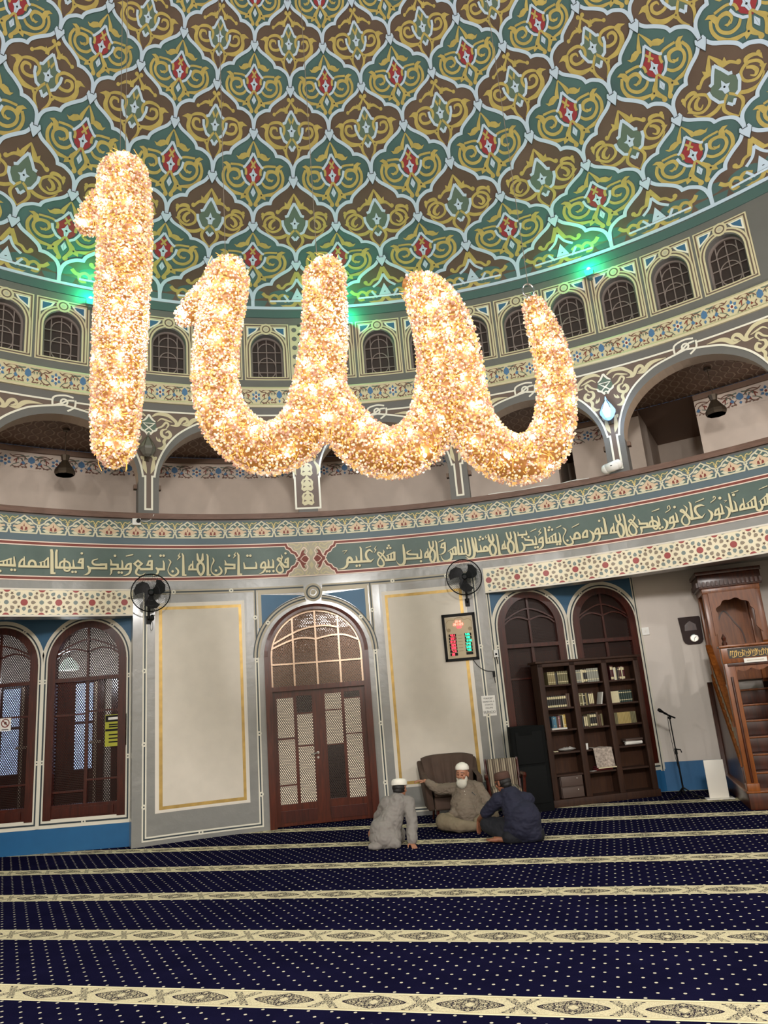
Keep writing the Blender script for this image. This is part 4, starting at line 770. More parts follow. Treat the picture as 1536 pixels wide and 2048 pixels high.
for rr in range(0, 11):
    off = 0 if rr % 2 == 0 else .5
    for k in COLS:
        c = k+off; mp = cellmap(c, rr)
        if rr == 0:
            H = [p for p in OUT if p[1] >= 0]; up = [(x, y) for x, y in H]; up.sort(key=lambda p: p[0])
            g.fill(mp, [(-1, -.22)]+up+[(1, -.22)], 'dome_brown', .004, .22)
            for s in (-1, 1):
                T = lambda pts, w_, m='dome_gold', l=.008: g.stroke(mp, [(s*x, y) for x, y in sm(pts, 4)], w_, m, l)
                T([(0, .72), (.08, .55), (.14, .42)], .09); T([(.12, .45), (.24, .42), (.33, .33), (.42, .35)], .06); g.disc(mp, s*.42, .38, .05, 'dome_gold', .009, 8)
                T([(.2, .1), (.33, .16), (.42, .08), (.36, -.04), (.26, -.02)], .07); T([(.42, .1), (.52, .16), (.62, .08), (.58, -.06), (.48, -.05)], .065); T([(.6, .1), (.7, .12), (.78, .2)], .08)
                T([(.02, .0), (.1, -.13), (.25, -.16), (.36, -.08)], .09)
                T([(0, .56), (.1, .38), (.26, .26)], .055, 'dome_white', .012); T([(.3, .16), (.18, -.02)], .05, 'dome_white', .012)
            g.stroke(mp, [(-.62, 0), (.62, 0)], .05, 'dome_white', .013); g.fill(mp, [(-.14, .04), (0, .34), (.14, .04)], 'dome_white', .012); g.disc(mp, 0, .14, .03, 'ink', .015, 6)
            continue
        if rr % 2 == 0: g.fill(mp, OUT, 'dome_brown', .004, .25)
        draw(MOT_G if rr % 2 else (MOT_B if rr == 2 else MOT_A), mp, .006)
for rr in range(1, 13):                            # white bands running down from every knot, and the heart tied over it
    off = 0 if rr % 2 else .5
    for k in COLS:
        mp = cellmap(k+off, rr); lw = .075*(1+.03*max(0, rr-4))
        for s in (-1, 1):
            pts = [(s*x, y) for x, y in E1]
            if rr == 1: pts += [(s*1.0, -1.22)]
            g.stroke(mp, pts, lw, 'dome_white', .018 if s > 0 else .021)
        g.fill(mp, [(-.12, -.06), (-.09, .02), (-.04, .01), (0, -.02), (.04, .01), (.09, .02), (.12, -.06), (.07, -.15), (0, -.26), (-.07, -.15)], 'dome_white', .026)
        g.stroke(mp, [(-.05, .03), (-.045, -.02), (.045, -.02), (.05, .03)], .014, 'ink', .029)
        g.stroke(mp, [(-.12, -.06), (-.07, -.15), (0, -.26), (.07, -.15), (.12, -.06)], .01, 'ink', .029)
g.stroke(lambda x, y, l=0: dm(x, y, l), [(k*.25, -.20) for k in range(-34, 35)], .085, 'dome_white', .024)
g.build('ceiling', kind='structure')
# ------------------------------------------------------------------ CHANDELIER: crystal covered letter shapes
def bead_mat(name, col, em, es, rough=.12):
    m = mat(name, col, rough, emit=em, es=es, spec=.8)
    try: m.cycles.emission_sampling = 'NONE'
    except Exception: pass
bead_mat('bead_clear', '#b09880', '#ffe4c0', .34); bead_mat('bead_pink', '#966b5a', '#ffc4a4', .17); bead_mat('bead_amber', '#a07c48', '#ffca78', .36); bead_mat('bead_bright', '#c8b8a0', '#ffe9c4', 1.1)
bead_mat('gold_wire', '#c88a30', '#ffc060', .4, .3); bead_mat('glow_core', '#8a5a24', '#e09a48', .13, .6)
mat('lantern_cable', '#5d5348', .5)
mat('bulb_glass', '#ffffff', .3, emit='#fff7ee', es=120)
ALIF = [(-1.757, 5.722, .006), (-1.755, 5.707, .053), (-1.731, 5.585, .165), (-1.714, 5.343, .178), (-1.71, 5.004, .178), (-1.72, 4.596, .175), (-1.737, 4.204, .172), (-1.749, 3.827, .161), (-1.762, 3.535, .146), (-1.766, 3.375, .121), (-1.769, 3.287, .047), (-1.769, 3.272, .006)]
ALIF_NIB = [(-1.818, 5.375, .111), (-1.898, 5.297, .096), (-1.955, 5.212, .092), (-2.011, 5.125, .066), (-2.036, 5.094, .006)]
NIB2 = [(-1.065, 4.535, .106), (-1.173, 4.446, .088), (-1.245, 4.373, .078), (-1.309, 4.313, .049), (-1.33, 4.293, .006)]
LAM1 = [(-.99, 4.785, .006), (-.988, 4.771, .05), (-.973, 4.668, .136), (-1.006, 4.45, .148), (-1.05, 4.219, .147), (-1.073, 3.991, .145), (-1.074, 3.767, .15), (-1.018, 3.542, .162), (-.887, 3.38, .167), (-.739, 3.31, .166), (-.57, 3.359, .167), (-.451, 3.51, .168), (-.379, 3.705, .17), (-.336, 3.925, .158), (-.306, 4.19, .149), (-.289, 4.424, .144), (-.286, 4.604, .135), (-.316, 4.688, .05), (-.322, 4.70, .006)]
LAM2 = [(-.361, 3.777, .136), (-.319, 3.626, .155), (-.213, 3.435, .16), (-.074, 3.27, .166), (.088, 3.21, .165), (.259, 3.258, .165), (.385, 3.419, .167), (.446, 3.631, .162), (.475, 3.852, .157), (.466, 4.081, .152), (.409, 4.32, .132), (.331, 4.438, .084), (.267, 4.468, .035)]
HA = [(.298, 4.457, .07), (.415, 4.39, .126), (.521, 4.211, .146), (.575, 3.956, .157), (.588, 3.692, .162), (.605, 3.471, .16), (.662, 3.287, .159), (.779, 3.143, .157), (.921, 3.089, .157), (1.077, 3.145, .151), (1.177, 3.313, .132), (1.223, 3.525, .12), (1.23, 3.746, .115), (1.212, 3.936, .106), (1.181, 4.093, .089), (1.154, 4.204, .069), (1.14, 4.26, .049)]
ICO = []
_bm = bmesh.new(); bmesh.ops.create_icosphere(_bm, subdivisions=1, radius=1); ICO_V = [v.co.copy() for v in _bm.verts]; ICO_F = [tuple(v.index for v in f.verts) for f in _bm.faces]; _bm.free()
_bb = MB(); _bb.mesh([v*.012 for v in ICO_V], ICO_F, 'bulb_glass')
BULB = bpy.data.meshes.new('bulb'); BULB.from_pydata(_bb.v, [], _bb.f); BULB.materials.append(MAT['bulb_glass'])
def chandelier(name, label, paths, tops, bulb_gap, ring=None):
    ox, oz = paths[0][0][0], min(p[1] for pa in paths for p in pa)
    root = thing(name, label, 'chandelier', (ox, 4.6, oz), 0, 'crystal chandelier in the shape of writing')
    bd = MB(); wr = MB(); core = MB(); rnd = random.Random(11); bulbs = []
    samples = [[(x-ox, z-oz, r) for x, z, r in sm(pa, 12)] for pa in paths]
    def inside(P, skip):
        for i, S in enumerate(samples):
            if i == skip: continue
            for x, z, r in S[::2]:
                if (P[0]-x)**2+P[1]**2+(P[2]-z)**2 < (r*.9)**2: return True
        return False
    for si, S in enumerate(samples):
        core.tube([(x, 0, z) for x, z, r in S], [max(r*.84, .01) for x, z, r in S], 'glow_core', 12)
        acc = 0; bacc = bulb_gap*.5; 
        for i in range(len(S)-1):
            (x0, z0, r0), (x1, z1, r1) = S[i], S[i+1]; L = hypot(x1-x0, z1-z0)
            if L < 1e-6: continue
            tx, tz = (x1-x0)/L, (z1-z0)/L; slant = sqrt(L*L+(r1-r0)**2)
            n = slant*2*pi*max((r0+r1)/2, .02)/.00024
            for k in range(int(n)+(rnd.random() < n % 1)):
                f = rnd.random(); a = rnd.random()*2*pi; r = r0+(r1-r0)*f+rnd.uniform(-.012, .016)
                P = Vector((x0+(x1-x0)*f-tz*r*cos(a), r*sin(a), z0+(z1-z0)*f+tx*r*cos(a)))
                if inside(P, si): continue
                s_ = rnd.uniform(.006, .0105); m = rnd.choices(('bead_clear', 'bead_pink', 'bead_amber', 'bead_bright'), (38, 34, 24, 4))[0]
                bd.mesh([P+v*s_ for v in ICO_V], ICO_F, m)
            nw = slant*2*pi*max((r0+r1)/2, .02)/.0028
            for k in range(0 if r0 < .08 and (i < 30 or i > len(S)-30) else int(nw)+(rnd.random() < nw % 1)):
                f = rnd.random(); a = rnd.random()*2*pi; r = r0+(r1-r0)*f; da = rnd.uniform(.25, .7)*rnd.choice((-1, 1)); df = rnd.uniform(-.09, .09)
                pts = []
                for q in (0, .5, 1):
                    aa = a+da*q; rr = r*(.95+.06*sin(pi*q)); c = f*L+df*q
                    pts.append((x0+tx*c-tz*rr*cos(aa), rr*sin(aa), z0+tz*c+tx*rr*cos(aa)))
                wr.tube(pts, .0028, 'gold_wire', 3, False)
            bacc += L
            if bacc > bulb_gap*1.25 and r0 > .05:
                bacc = 0
                for a in (-pi/2+rnd.uniform(-.9, .3), -pi/2+rnd.uniform(.2, 1.0), pi/2+rnd.uniform(-.8, .8)):
                    r = r0+.012; P = Vector((x0-tz*r*cos(a), r*sin(a), z0+tx*r*cos(a)))
                    if not inside(P, si): bulbs.append(P)
    core.build('core', root, True)
    tag(wr.build('wire_mesh', root), kind='stuff')
    tag(bd.build('crystal_beads', root), kind='stuff')
    for P in bulbs:
        o = bpy.data.objects.new('bulb', BULB); COL.objects.link(o); o.parent = root; o.location = P
    for x, z in tops:
        c = MB(); c.tube([(x-ox, 0, z-oz), (x-ox+.002, 0, z-oz+2), (x-ox, 0, 11.42-oz)], .0026, 'lantern_cable', 5); c.build('cable', root)
    if ring:
        c = MB(); x, z = ring
        c.tube([(x-ox+.04*cos(a), 0, z-oz+.05*sin(a)) for a in [2*pi*k/16 for k in range(16)]], .007, 'chrome', 6, closed=True)
        c.tube([(x-ox+.02, .03*cos(a), z-oz-.06+.035*sin(a)) for a in [2*pi*k/12 for k in range(12)]], .006, 'chrome', 6, closed=True)
        c.build('hook_ring', root)
    return root
chandelier('chandelier', 'tall upright crystal chandelier stroke with a short side nib, hanging alone', [ALIF, ALIF_NIB], [(-1.755, 5.70), (-1.715, 5.65)], .155)
chandelier('chandelier', 'wide crystal chandelier of three joined loops with a tapering hooked tail', [LAM1, NIB2, LAM2, HA], [(-.985, 4.76), (-.33, 4.68), (1.14, 4.36)], .155, (1.135, 4.33))
# ------------------------------------------------------------------ lattice work clipped to a convex outline
def clip_line(poly, p, d):
    lo, hi = -1e9, 1e9; n = len(poly); A = sum(poly[i][0]*poly[(i+1) % n][1]-poly[(i+1) % n][0]*poly[i][1] for i in range(n)); sg = 1 if A > 0 else -1
    for i in range(n):
        a, b = poly[i], poly[(i+1) % n]; nx, ny = -(b[1]-a[1])*sg, (b[0]-a[0])*sg
        num = nx*(p[0]-a[0])+ny*(p[1]-a[1]); den = nx*d[0]+ny*d[1]
        if abs(den) < 1e-12:
            if num < 0: return None
            continue
        t = -num/den
        if den > 0: lo = max(lo, t)
        else: hi = min(hi, t)
    return (lo, hi) if hi-lo > 1e-4 else None
def lattice(g, mp, poly, mat, lift, pitch=.030, wd=.011, ang=52):
    xs = [p[0] for p in poly]; ys = [p[1] for p in poly]; cx, cy = (min(xs)+max(xs))/2, (min(ys)+max(ys))/2; rad = hypot(max(xs)-min(xs), max(ys)-min(ys))/2
    for s in (-1, 1):
        a = radians(s*ang); d = (cos(a), sin(a)); nn = (-d[1], d[0]); k = int(rad/pitch)+1
        for i in range(-k, k+1):
            p = (round(cx/pitch)*pitch+nn[0]*i*pitch, cy+nn[1]*i*pitch); t = clip_line(poly, p, d)
            if t: g.stroke(mp, [(p[0]+d[0]*t[0], p[1]+d[1]*t[0]), (p[0]+d[0]*t[1], p[1]+d[1]*t[1])], wd, mat, lift, maxseg=.5)
def box2(x0, z0, x1, z1): return [(x0, z0), (x1, z0), (x1, z1), (x0, z1)]
# ------------------------------------------------------------------ DOOR under the cartouche
d = thing('door_1', None, None); d['kind'] = 'structure'
U = lambda u: u*K
g = MB()                                            # casing
for s in (-1, 1):
    g.bar(C0, s*U(4.80), 0, s*U(5.47), DSP+.0, -.16, .025, 'wood_door'); g.bar(C0, s*U(4.75), 0, s*U(5.0), 2.0, -.20, -.02, 'wood_door')
for i in range(28):
    a0, a1 = pi*i/28, pi*(i+1)/28
    for lo, hi, mm in ((.025, -.16, 'wood_door'),):
        P = lambda a, rx, ry, l: C0(rx*cos(a), DSP+ry*sin(a), l)
        ro, rI = (.802, .772), (.703, .69)
        g.face([P(a0, *rI, lo), P(a1, *rI, lo), P(a1, *ro, lo), P(a0, *ro, lo)], mm); g.face([P(a0, *rI, hi), P(a1, *rI, hi), P(a1, *rI, lo), P(a0, *rI, lo)], mm)
        g.face([P(a0, .745, .73, lo+.012), P(a1, .745, .73, lo+.012), P(a1, *ro, lo), P(a0, *ro, lo)], mm)
g.bar(C0, U(-5), 1.93, U(5), 2.0, -.16, -.01, 'wood_door', 6)
g.build('frame', d)
fan = archline(0, .70, 2.0, DSP, .685, 20)
g = MB()
for u in (-2.4, 0, 2.42): g.stroke(C0, [(U(u), 2.0), (U(u), arch_h(U(u), .70, DSP, .685))], .028, 'muntin_light', -.075, th=.02)
g.stroke(C0, [(U(-4.75), 2.335), (U(4.75), 2.335)], .026, 'muntin_light', -.074, maxseg=.2, th=.02)
for pts in ([(-4.72, 2.63), (-2.4, 2.80), (-.9, 2.87), (.5, 2.89), (1.6, 2.88), (2.42, 2.85)], [(-4.72, 2.57), (-3.6, 2.64), (-2.4, 2.70), (-1.2, 2.72), (0, 2.69)], [(0, 2.69), (1.0, 2.72), (1.9, 2.735), (3.2, 2.72), (4.72, 2.62)]):
    g.stroke(C0, [(U(a), b) for a, b in sm(pts, 5)], .026, 'muntin_light', -.073, th=.02)
g.stroke(C0, [(x*.985, DSP+(z-DSP)*.985 if z > DSP else z) for x, z in fan], .03, 'muntin_light', -.09, maxseg=.3, th=.02)
g.build('muntin', d)
g = MB(); lattice(g, C0, fan, 'lattice_bronze', -.10, .029, .012); g.build('lattice', d)
g = MB(); g.fill(C0, fan, 'glass_dark', -.12, .3); g.build('pane', d)
for s, x0, x1, panes, dark in ((-1, -4.98, .02, [(-4.31, -2.65, 1.25, 1.83), (-4.31, -2.65, .585, 1.22), (-4.31, -2.65, .31, .565), (-2.31, -.74, 1.125, 1.575), (-2.31, -.74, .315, 1.10)], [(-2.31, -.74, 1.60, 1.85)]),
                               (1, .02, 4.98, [(.6, 2.29, 1.615, 1.85), (.6, 2.29, 1.105, 1.595), (2.6, 4.22, 1.245, 1.75), (2.6, 4.22, .59, 1.225), (2.6, 4.22, .32, .575)], [(.6, 2.29, .33, 1.09), (2.6, 4.22, 1.77, 1.86)])):
    g = MB(); xs = sorted({x0, x1} | {v for p in panes+dark for v in p[:2]}); cols = {}
    for p in panes+dark: cols.setdefault((p[0], p[1]), []).append((p[2], p[3]))
    bounds = sorted(cols); e = [x0]+[v for b in bounds for v in b]+[x1]
    for a, b in zip(e[::2], e[1::2]): g.bar(C0, U(a), .01, U(b), 1.94, -.15, -.10, 'wood_door')
    for (a, b), zs in cols.items():
        zs = sorted(zs); ee = [.01]+[v for z in zs for v in z]+[1.94]
        for q, r in zip(ee[::2], ee[1::2]):
            g.bar(C0, U(a), q, U(b), r, -.15, -.10, 'wood_door')
    lo = min(bounds)[0]; hi = max(bounds)[1]
    leaf = g.build('leaf', d)
    pz = MB(); pz.bar(C0, U(lo), .06, U(hi), .22, -.12, -.088, 'wood_red', 3); pz.build('panel', leaf)
    g = MB()
    for a, b, q, r in panes+dark: lattice(g, C0, box2(U(a), q, U(b), r), 'lattice_dark', -.108, .024, .0095, 58)
    g.build('lattice', leaf)
    g = MB()
    for a, b, q, r in panes: g.rect(C0, U(a), q, U(b), r, 'pane_cream', -.135)
    for a, b, q, r in dark: g.rect(C0, U(a), q, U(b), r, 'glass_dark', -.135)
    g.build('pane', leaf)
    if s < 0:
        g = MB(); g.tube([C0(U(-.38), 1.0, -.10), C0(U(-.38), 1.0, -.05), C0(U(-.5), .995, -.04), C0(U(-1.05), .985, -.04)], .010, 'chrome', 8)
        g.lathe([(.02, 0), (.02, .012)], C0(U(-.38), 1.0, -.10), 'chrome', 12, C0(0, 0, 1)-C0(0, 0, 0)); g.lathe([(.017, 0), (.017, .012)], C0(U(-.38), .93, -.10), 'chrome', 12, C0(0, 0, 1)-C0(0, 0, 0)); g.build('handle', leaf)
# ------------------------------------------------------------------ recess with tall windows at the left
PLO, PLD = (-3.85, 10.92, 0), (1, 0, 0)
PL = planemap(PLO, PLD)
def recess_windows(mp, name0, cents, hw, xa, xb, spring, rise, z0, zt, lit, wmat):
    g = MB(); cs = sorted(cents)
    e = [xa]+[v for c in cs for v in (c-hw, c+hw)]+[xb]
    g.rect(mp, xa, 0, xb, z0, 'dado_blue', 0, 4, 1)
    for a, b in zip(e[::2], e[1::2]): g.rect(mp, a, z0, b, zt, 'spandrel_blue', 0)
    for c in cs:
        over_arch(g, mp, c, hw, spring, rise, zt, 'spandrel_blue'); reveal(g, mp, archline(c, hw, z0, spring, rise, 24), 0, -.1, 'spandrel_blue')
        rx = hw+.035; arc = arcpts(c, spring, rx, rise+.035, pi, 0, 26); ln = [(c-rx, z0-.045)]+arc+[(c+rx, z0-.045)]
        g.stroke(mp, ln, .118, 'line_white', .004, True); g.stroke(mp, ln, .022, 'line_dark', .008, True)
        out = [(c-rx-.05, z0-.10)]+arcpts(c, spring, rx+.05, rise+.085, pi, 0, 26)+[(c+rx+.05, z0-.10)]
        g.stroke(mp, out, .026, 'line_white', .010)
        for z in (2.33, 1.2):
            for s in (-1, 1): g.disc(mp, c+s*rx, z, .032, 'line_white', .009); g.disc(mp, c+s*rx, z, .011, 'line_dark', .010)
        g.disc(mp, c, z0-.045, .032, 'line_white', .009); g.disc(mp, c, z0-.045, .011, 'line_dark', .010)
        for a in (pi*.3, pi*.7): g.disc(mp, c+rx*cos(a), spring+(rise+.035)*sin(a), .032, 'line_white', .009); g.disc(mp, c+rx*cos(a), spring+(rise+.035)*sin(a), .011, 'line_dark', .010)
    wall = g
    for i, c in enumerate(cs):
        o = thing('window_%d' % (name0+i), None, None); o['kind'] = 'structure'
        ih, ir = hw-.115, rise-.10; zi = z0+.19
        g = MB()
        for s in (-1, 1): g.bar(mp, c+s*ih, z0, c+s*hw, spring, -.09, .012, wmat)
        n = 26
        for k in range(n):
            a0, a1 = pi*k/n, pi*(k+1)/n; P = lambda a, rx, ry, l: mp(c+rx*cos(a), spring+ry*sin(a), l)
            g.face([P(a0, ih, ir, .012), P(a1, ih, ir, .012), P(a1, hw, rise, .012), P(a0, hw, rise, .012)], wmat); g.face([P(a0, ih, ir, -.09), P(a1, ih, ir, -.09), P(a1, ih, ir, .012), P(a0, ih, ir, .012)], wmat)
        g.bar(mp, c-ih, z0, c+ih, zi, -.09, .0, wmat); g.bar(mp, c-ih, 2.30, c+ih, 2.355, -.09, .014, wmat)
        g.build('frame', o)
        p_ = MB(); p_.bar(mp, c-ih+.05, z0+.04, c+ih-.05, zi-.04, -.02, .016, wmat); p_.build('panel', o)
        ol = archline(c, ih, zi, spring, ir, 20)
        g = MB()
        g.stroke(mp, [(c, 2.355), (c, spring+ir)], .03, wmat, -.05, th=.03); g.stroke(mp, [(c, zi), (c, 2.30)], .045, wmat, -.05, th=.03)
        for a, z, b in ((-1, 1.83, 0), (0, 1.86, 1), (-1, .78, 0), (0, .92, 1)): g.stroke(mp, [(c+a*ih, z), (c+b*ih, z)], .026, wmat, -.049, th=.028)
        for s in (-1, 1):
            g.stroke(mp, [(c+s*x, z) for x, z in sm([(0, 2.72), (ih*.4, 2.77), (ih*.75, 2.74), (ih, 2.66)], 5)], .024, wmat, -.048, th=.028)
        g.stroke(mp, sm([(c-ih, 2.72), (c-ih*.5, 2.84), (c, 2.90), (c+ih*.5, 2.84), (c+ih, 2.72)], 5), .024, wmat, -.047, th=.028)
        g.build('muntin', o)
        g = MB(); lattice(g, mp, ol, 'lattice_dark', -.055, .027, .013, 55); g.build('lattice', o)
        if not lit:
            g = MB(); g.fill(mp, ol, 'wood_shutter', -.075); g.build('pane', o)
            g = MB()
            for s in (-1, 1): g.bar(mp, c+s*.04, .75, c+s*(ih-.04), 2.22, -.074, -.062, wmat)
            g.build('shutter', o)
    return wall
woodmat('wood_shutter', '#2c1210', '#45201a', .4)
g = recess_windows(PL, 40, [-.69, -1.995, -3.3], .58, -9.5, .35, 2.59, .58, .42, 3.4, True, 'wood_red')
g.rect(PL, -9.5, 0, -4.1, 3.3, 'cream_paint', .004)
g.build('wall_left', kind='structure')
# lobby beyond the left windows: lit glazed doors
g = MB(); PV = planemap((-3.0, 12.9, 0), (1, 0, 0))
g.rect(PV, -7, 0, .4, 3.6, 'gallery_cream'); g.face([(-10, 11.05, 3.5), (-3.9, 11.05, 3.5), (-2.6, 11.4, 3.5), (-2.6, 12.9, 3.5), (-10, 12.9, 3.5)], 'gallery_cream'); g.face([(-10, 11.05, .01), (-3.9, 11.05, .01), (-2.6, 11.4, .01), (-2.6, 12.9, .01), (-10, 12.9, .01)], 'grey_paint')
g.face([(-2.6, 11.3, 0), (-2.6, 12.9, 0), (-2.6, 12.9, 3.5), (-2.6, 11.3, 3.5)], 'gallery_cream'); g.face([(-10, 11.0, 0), (-10, 12.9, 0), (-10, 12.9, 3.5), (-10, 11.0, 3.5)], 'gallery_cream')
g.build('wall_lobby', kind='structure')
for i, x in enumerate((-3.85, -2.6, -1.35)):
    o = thing('door_%d' % (i+2), None, None, (0, 0, 0)); o['kind'] = 'structure'; w_ = .56
    g = MB(); g.bar(PV, x-w_, .0, x+w_, 2.45, .01, .05, 'wood_red'); g.build('leaf', o)
    g = MB()
    for a, b in ((1.75, 2.38), (.98, 1.71)): g.rect(PV, x+.68-w_-.05, a, x+.98-w_-.05, b, 'pane_blue', .055)
    g.build('pane', o)
    g = MB()
    for a in (-.42, .42):
        g.stroke(PV, [(x+a, .2), (x+a, 2.4)], .05, 'muntin_light', .056)
        g.stroke(PV, [(x+a-.1, 1.4), (x+a+.1, 1.4)], .04, 'muntin_light', .057)
    g.build('muntin', o)
# ------------------------------------------------------------------ recess with shuttered windows and qibla wall at the right
W0 = Vector((1.45, 11.48, 0)); WD = Vector((2.51, .50, 0)).normalized(); W1 = W0+WD*2.56
PR = planemap(W0, WD)
g = recess_windows(PR, 44, [.705, 1.955], .54, -.12, 2.565, 2.62, .545, .42, 3.4, False, 'wood_red')
for x in (.06, 2.535):
    g.stroke(PR, [(x, .3), (x, 3.4)], .055, 'line_white', .012); g.stroke(PR, [(x, .3), (x, 3.4)], .018, 'line_dark', .014)
g.build('wall_right', kind='structure')
QD = Vector((cos(-.2716), sin(-.2716), 0)); QN = Vector((-QD.y, QD.x, 0)); PQ = planemap(W1, QD)
g = MB(); g.rect(PQ, 0, .42, 4.5, 3.4, 'wall_white', 0, 4, 4); g.rect(PQ, 0, 0, 4.5, .42, 'dado_blue', 0, 4, 1); g.build('wall_qibla', kind='structure')
# ------------------------------------------------------------------ LAMPS AND WALL FITTINGS
mat('flood_green', '#0aa070', .3, emit='#30ffc0', es=16); mat('flood_body', '#5f7f78', .4)
mat('lamp_glass', '#8fb4d8', .2, emit='#7fb4ff', es=.8); mat('lamp_glass_off', '#6a675e', .25); mat('lamp_hot', '#ffffff', .3, emit='#eef8ff', es=70)
mat('lantern_bronze', '#54483a', .4, metal=.5); mat('lantern_glass', '#8b7c60', .3)
def onwall(X, z, lift, r=None): return cw(X, z, lift, r)
def facing(X): return -(A0+X/R)                     # rotation so that local -y points to the room
for dg, z, lb in ((-23.24, 8.16, 'green floodlight on the dome ledge behind the tall chandelier stroke'), (5.57, 8.10, 'green floodlight on the dome ledge beside the middle chandelier stem'), (34.4, 8.12, 'green floodlight on the dome ledge over the lit star lamp, right of the hooked tail')):
    X = dg*K; o = thing('floodlight', lb, 'lamp', onwall(X, z, .0), facing(X), 'green floodlights under the dome')
    g = MB(); g.box((0, -.05, -.10), (.05, .10, .03), 'flood_body'); g.box((0, -.10, -.03), (.13, .07, .10), 'flood_body'); g.build('housing', o)
    g = MB(); g.ball((0, -.11, .035), .036, 'flood_green', 10); g.build('bulb', o)
    lamp('floodlight_light', onwall(X, z+.05, .15), 22, (.0, 1, .38), .03)
def star_lamp(X, z, lit, lb):
    o = thing('wall_lantern', lb, 'lamp', onwall(X, z, 0), facing(X), None if lb else None)
    g = MB(); g.box((0, -.02, -.05), (.07, .03, .2), 'lantern_bronze'); g.tube([(0, -.02, -.1), (0, -.10, -.16), (0, -.16, -.13)], .012, 'lantern_bronze', 6); g.build('bracket', o)
    m = 'lamp_glass' if lit else 'lamp_glass_off'
    g = MB(); g.lathe([(.02, -.13), (.07, -.10), (.115, -.02), (.12, .02), (.075, .11), (.02, .20), (.004, .26)], (0, -.17, 0), m, 6); sh = g.build('lamp_shade', o)
    g = MB()
    for k in range(6):
        a = 2*pi*k/6; g.tube([(.118*cos(a), -.17+.118*sin(a), -.02), (.122*cos(a), -.17+.122*sin(a), .02), (.077*cos(a), -.17+.077*sin(a), .11), (.02*cos(a), -.17+.02*sin(a), .2)], .006, 'lantern_bronze', 5)
    g.build('rib', sh)
    if lit:
        g = MB(); g.ball((0, -.285, 0), .03, 'lamp_hot', 10); g.build('bulb', o); lamp('wall_lantern_light', onwall(X, z, .42), 7, (.6, .78, 1), .08)
star_lamp(33.92*K, 5.66, True, 'bright star lantern glowing blue white on the pillar right of the hooked tail')
star_lamp(1.0*K, 5.80, True, 'lit lantern half hidden between two chandelier loops, above the carved pillar')
star_lamp(-17.2*K, 5.72, False, 'unlit dark lantern on the pillar right of the tall chandelier stroke')
for dg, lb in ((-24.2, 'bronze pendant lantern in the gallery arch left of the tall chandelier stroke'), (42.8, 'bronze pendant lantern in the gallery arch at the far right')):
    o = thing('pendant_lantern', lb, 'lamp', cw(dg*K, 5.70, 0, 9.5), -(A0+dg*K/R), 'gallery pendant lanterns')
    g = MB(); g.lathe([(.015, .26), (.075, .25), (.06, .20), (.05, .16), (.10, .08), (.155, .0), (.16, -.05), (.145, -.085)], (0, 0, 0), 'lantern_bronze', 8); g.build('lamp_shade', o)
    g = MB(); g.lathe([(.145, -.085), (.148, -.03), (.13, -.02)], (0, 0, 0), 'lantern_glass', 8); g.ball((0, 0, -.04), .04, 'lantern_glass', 8); g.build('glass_rim', o)
    g = MB(); g.tube([(0, 0, .26), (0, 0, .70)], .005, 'lantern_bronze', 5); g.lathe([(.05, .68), (.06, .72)], (0, 0, 0), 'lantern_bronze', 12); g.build('chain', o)
# access point and camera on the parapet
X = 33.4*K; o = thing('wireless_access_point', 'white rounded wireless box on the ledge under the lit star lantern', 'router', onwall(X, 4.80, .10), facing(X))
g = MB(); g.tube([(-.09, -.05, -.02), (.09, -.05, .02)], .075, 'white_plastic', 14); g.ball((-.09, -.05, -.02), .075, 'white_plastic', 14); g.ball((.09, -.05, .02), .075, 'white_plastic', 14); g.build('body', o, True)
g = MB(); g.box((0, -.126, -.0), (.03, .004, .012), 'black_plastic'); g.build('status_light', o)
X = -18.2*K; o = thing('security_camera', 'small white box camera fixed to the parapet frieze at the left', 'camera', onwall(X, 4.58, 0), facing(X))
g = MB(); g.box((0, -.03, 0), (.12, .06, .10), 'white_plastic'); g.build('body', o)
g = MB(); g.lathe([(.032, 0), (.032, .03), (.02, .032)], (.025, -.06, .01), 'black_plastic', 12, Vector((0, -1, 0))); g.build('lens', o)
g = MB(); g.tube(sm([(.06, -.03, .02), (.16, -.02, .02), (.22, -.03, .06), (.25, -.06, .12), (.25, .05, .14)], 4), .005, 'white_plastic', 5); g.build('cable', o)
X0 = -.5*K; o = thing('cable_run', 'pale cable lying along the wooden gallery ledge at the right', 'cable', cw(20*K, 4.72, -.02))
g = MB(); P0 = cw(20*K, 4.72, -.02); g.tube([cw((20+i*.6)*K, 4.735+.008*sin(i*.9), .012+.008*cos(i*1.3))-P0 for i in range(19)], .006, 'paper', 5); g.build('wire', o)
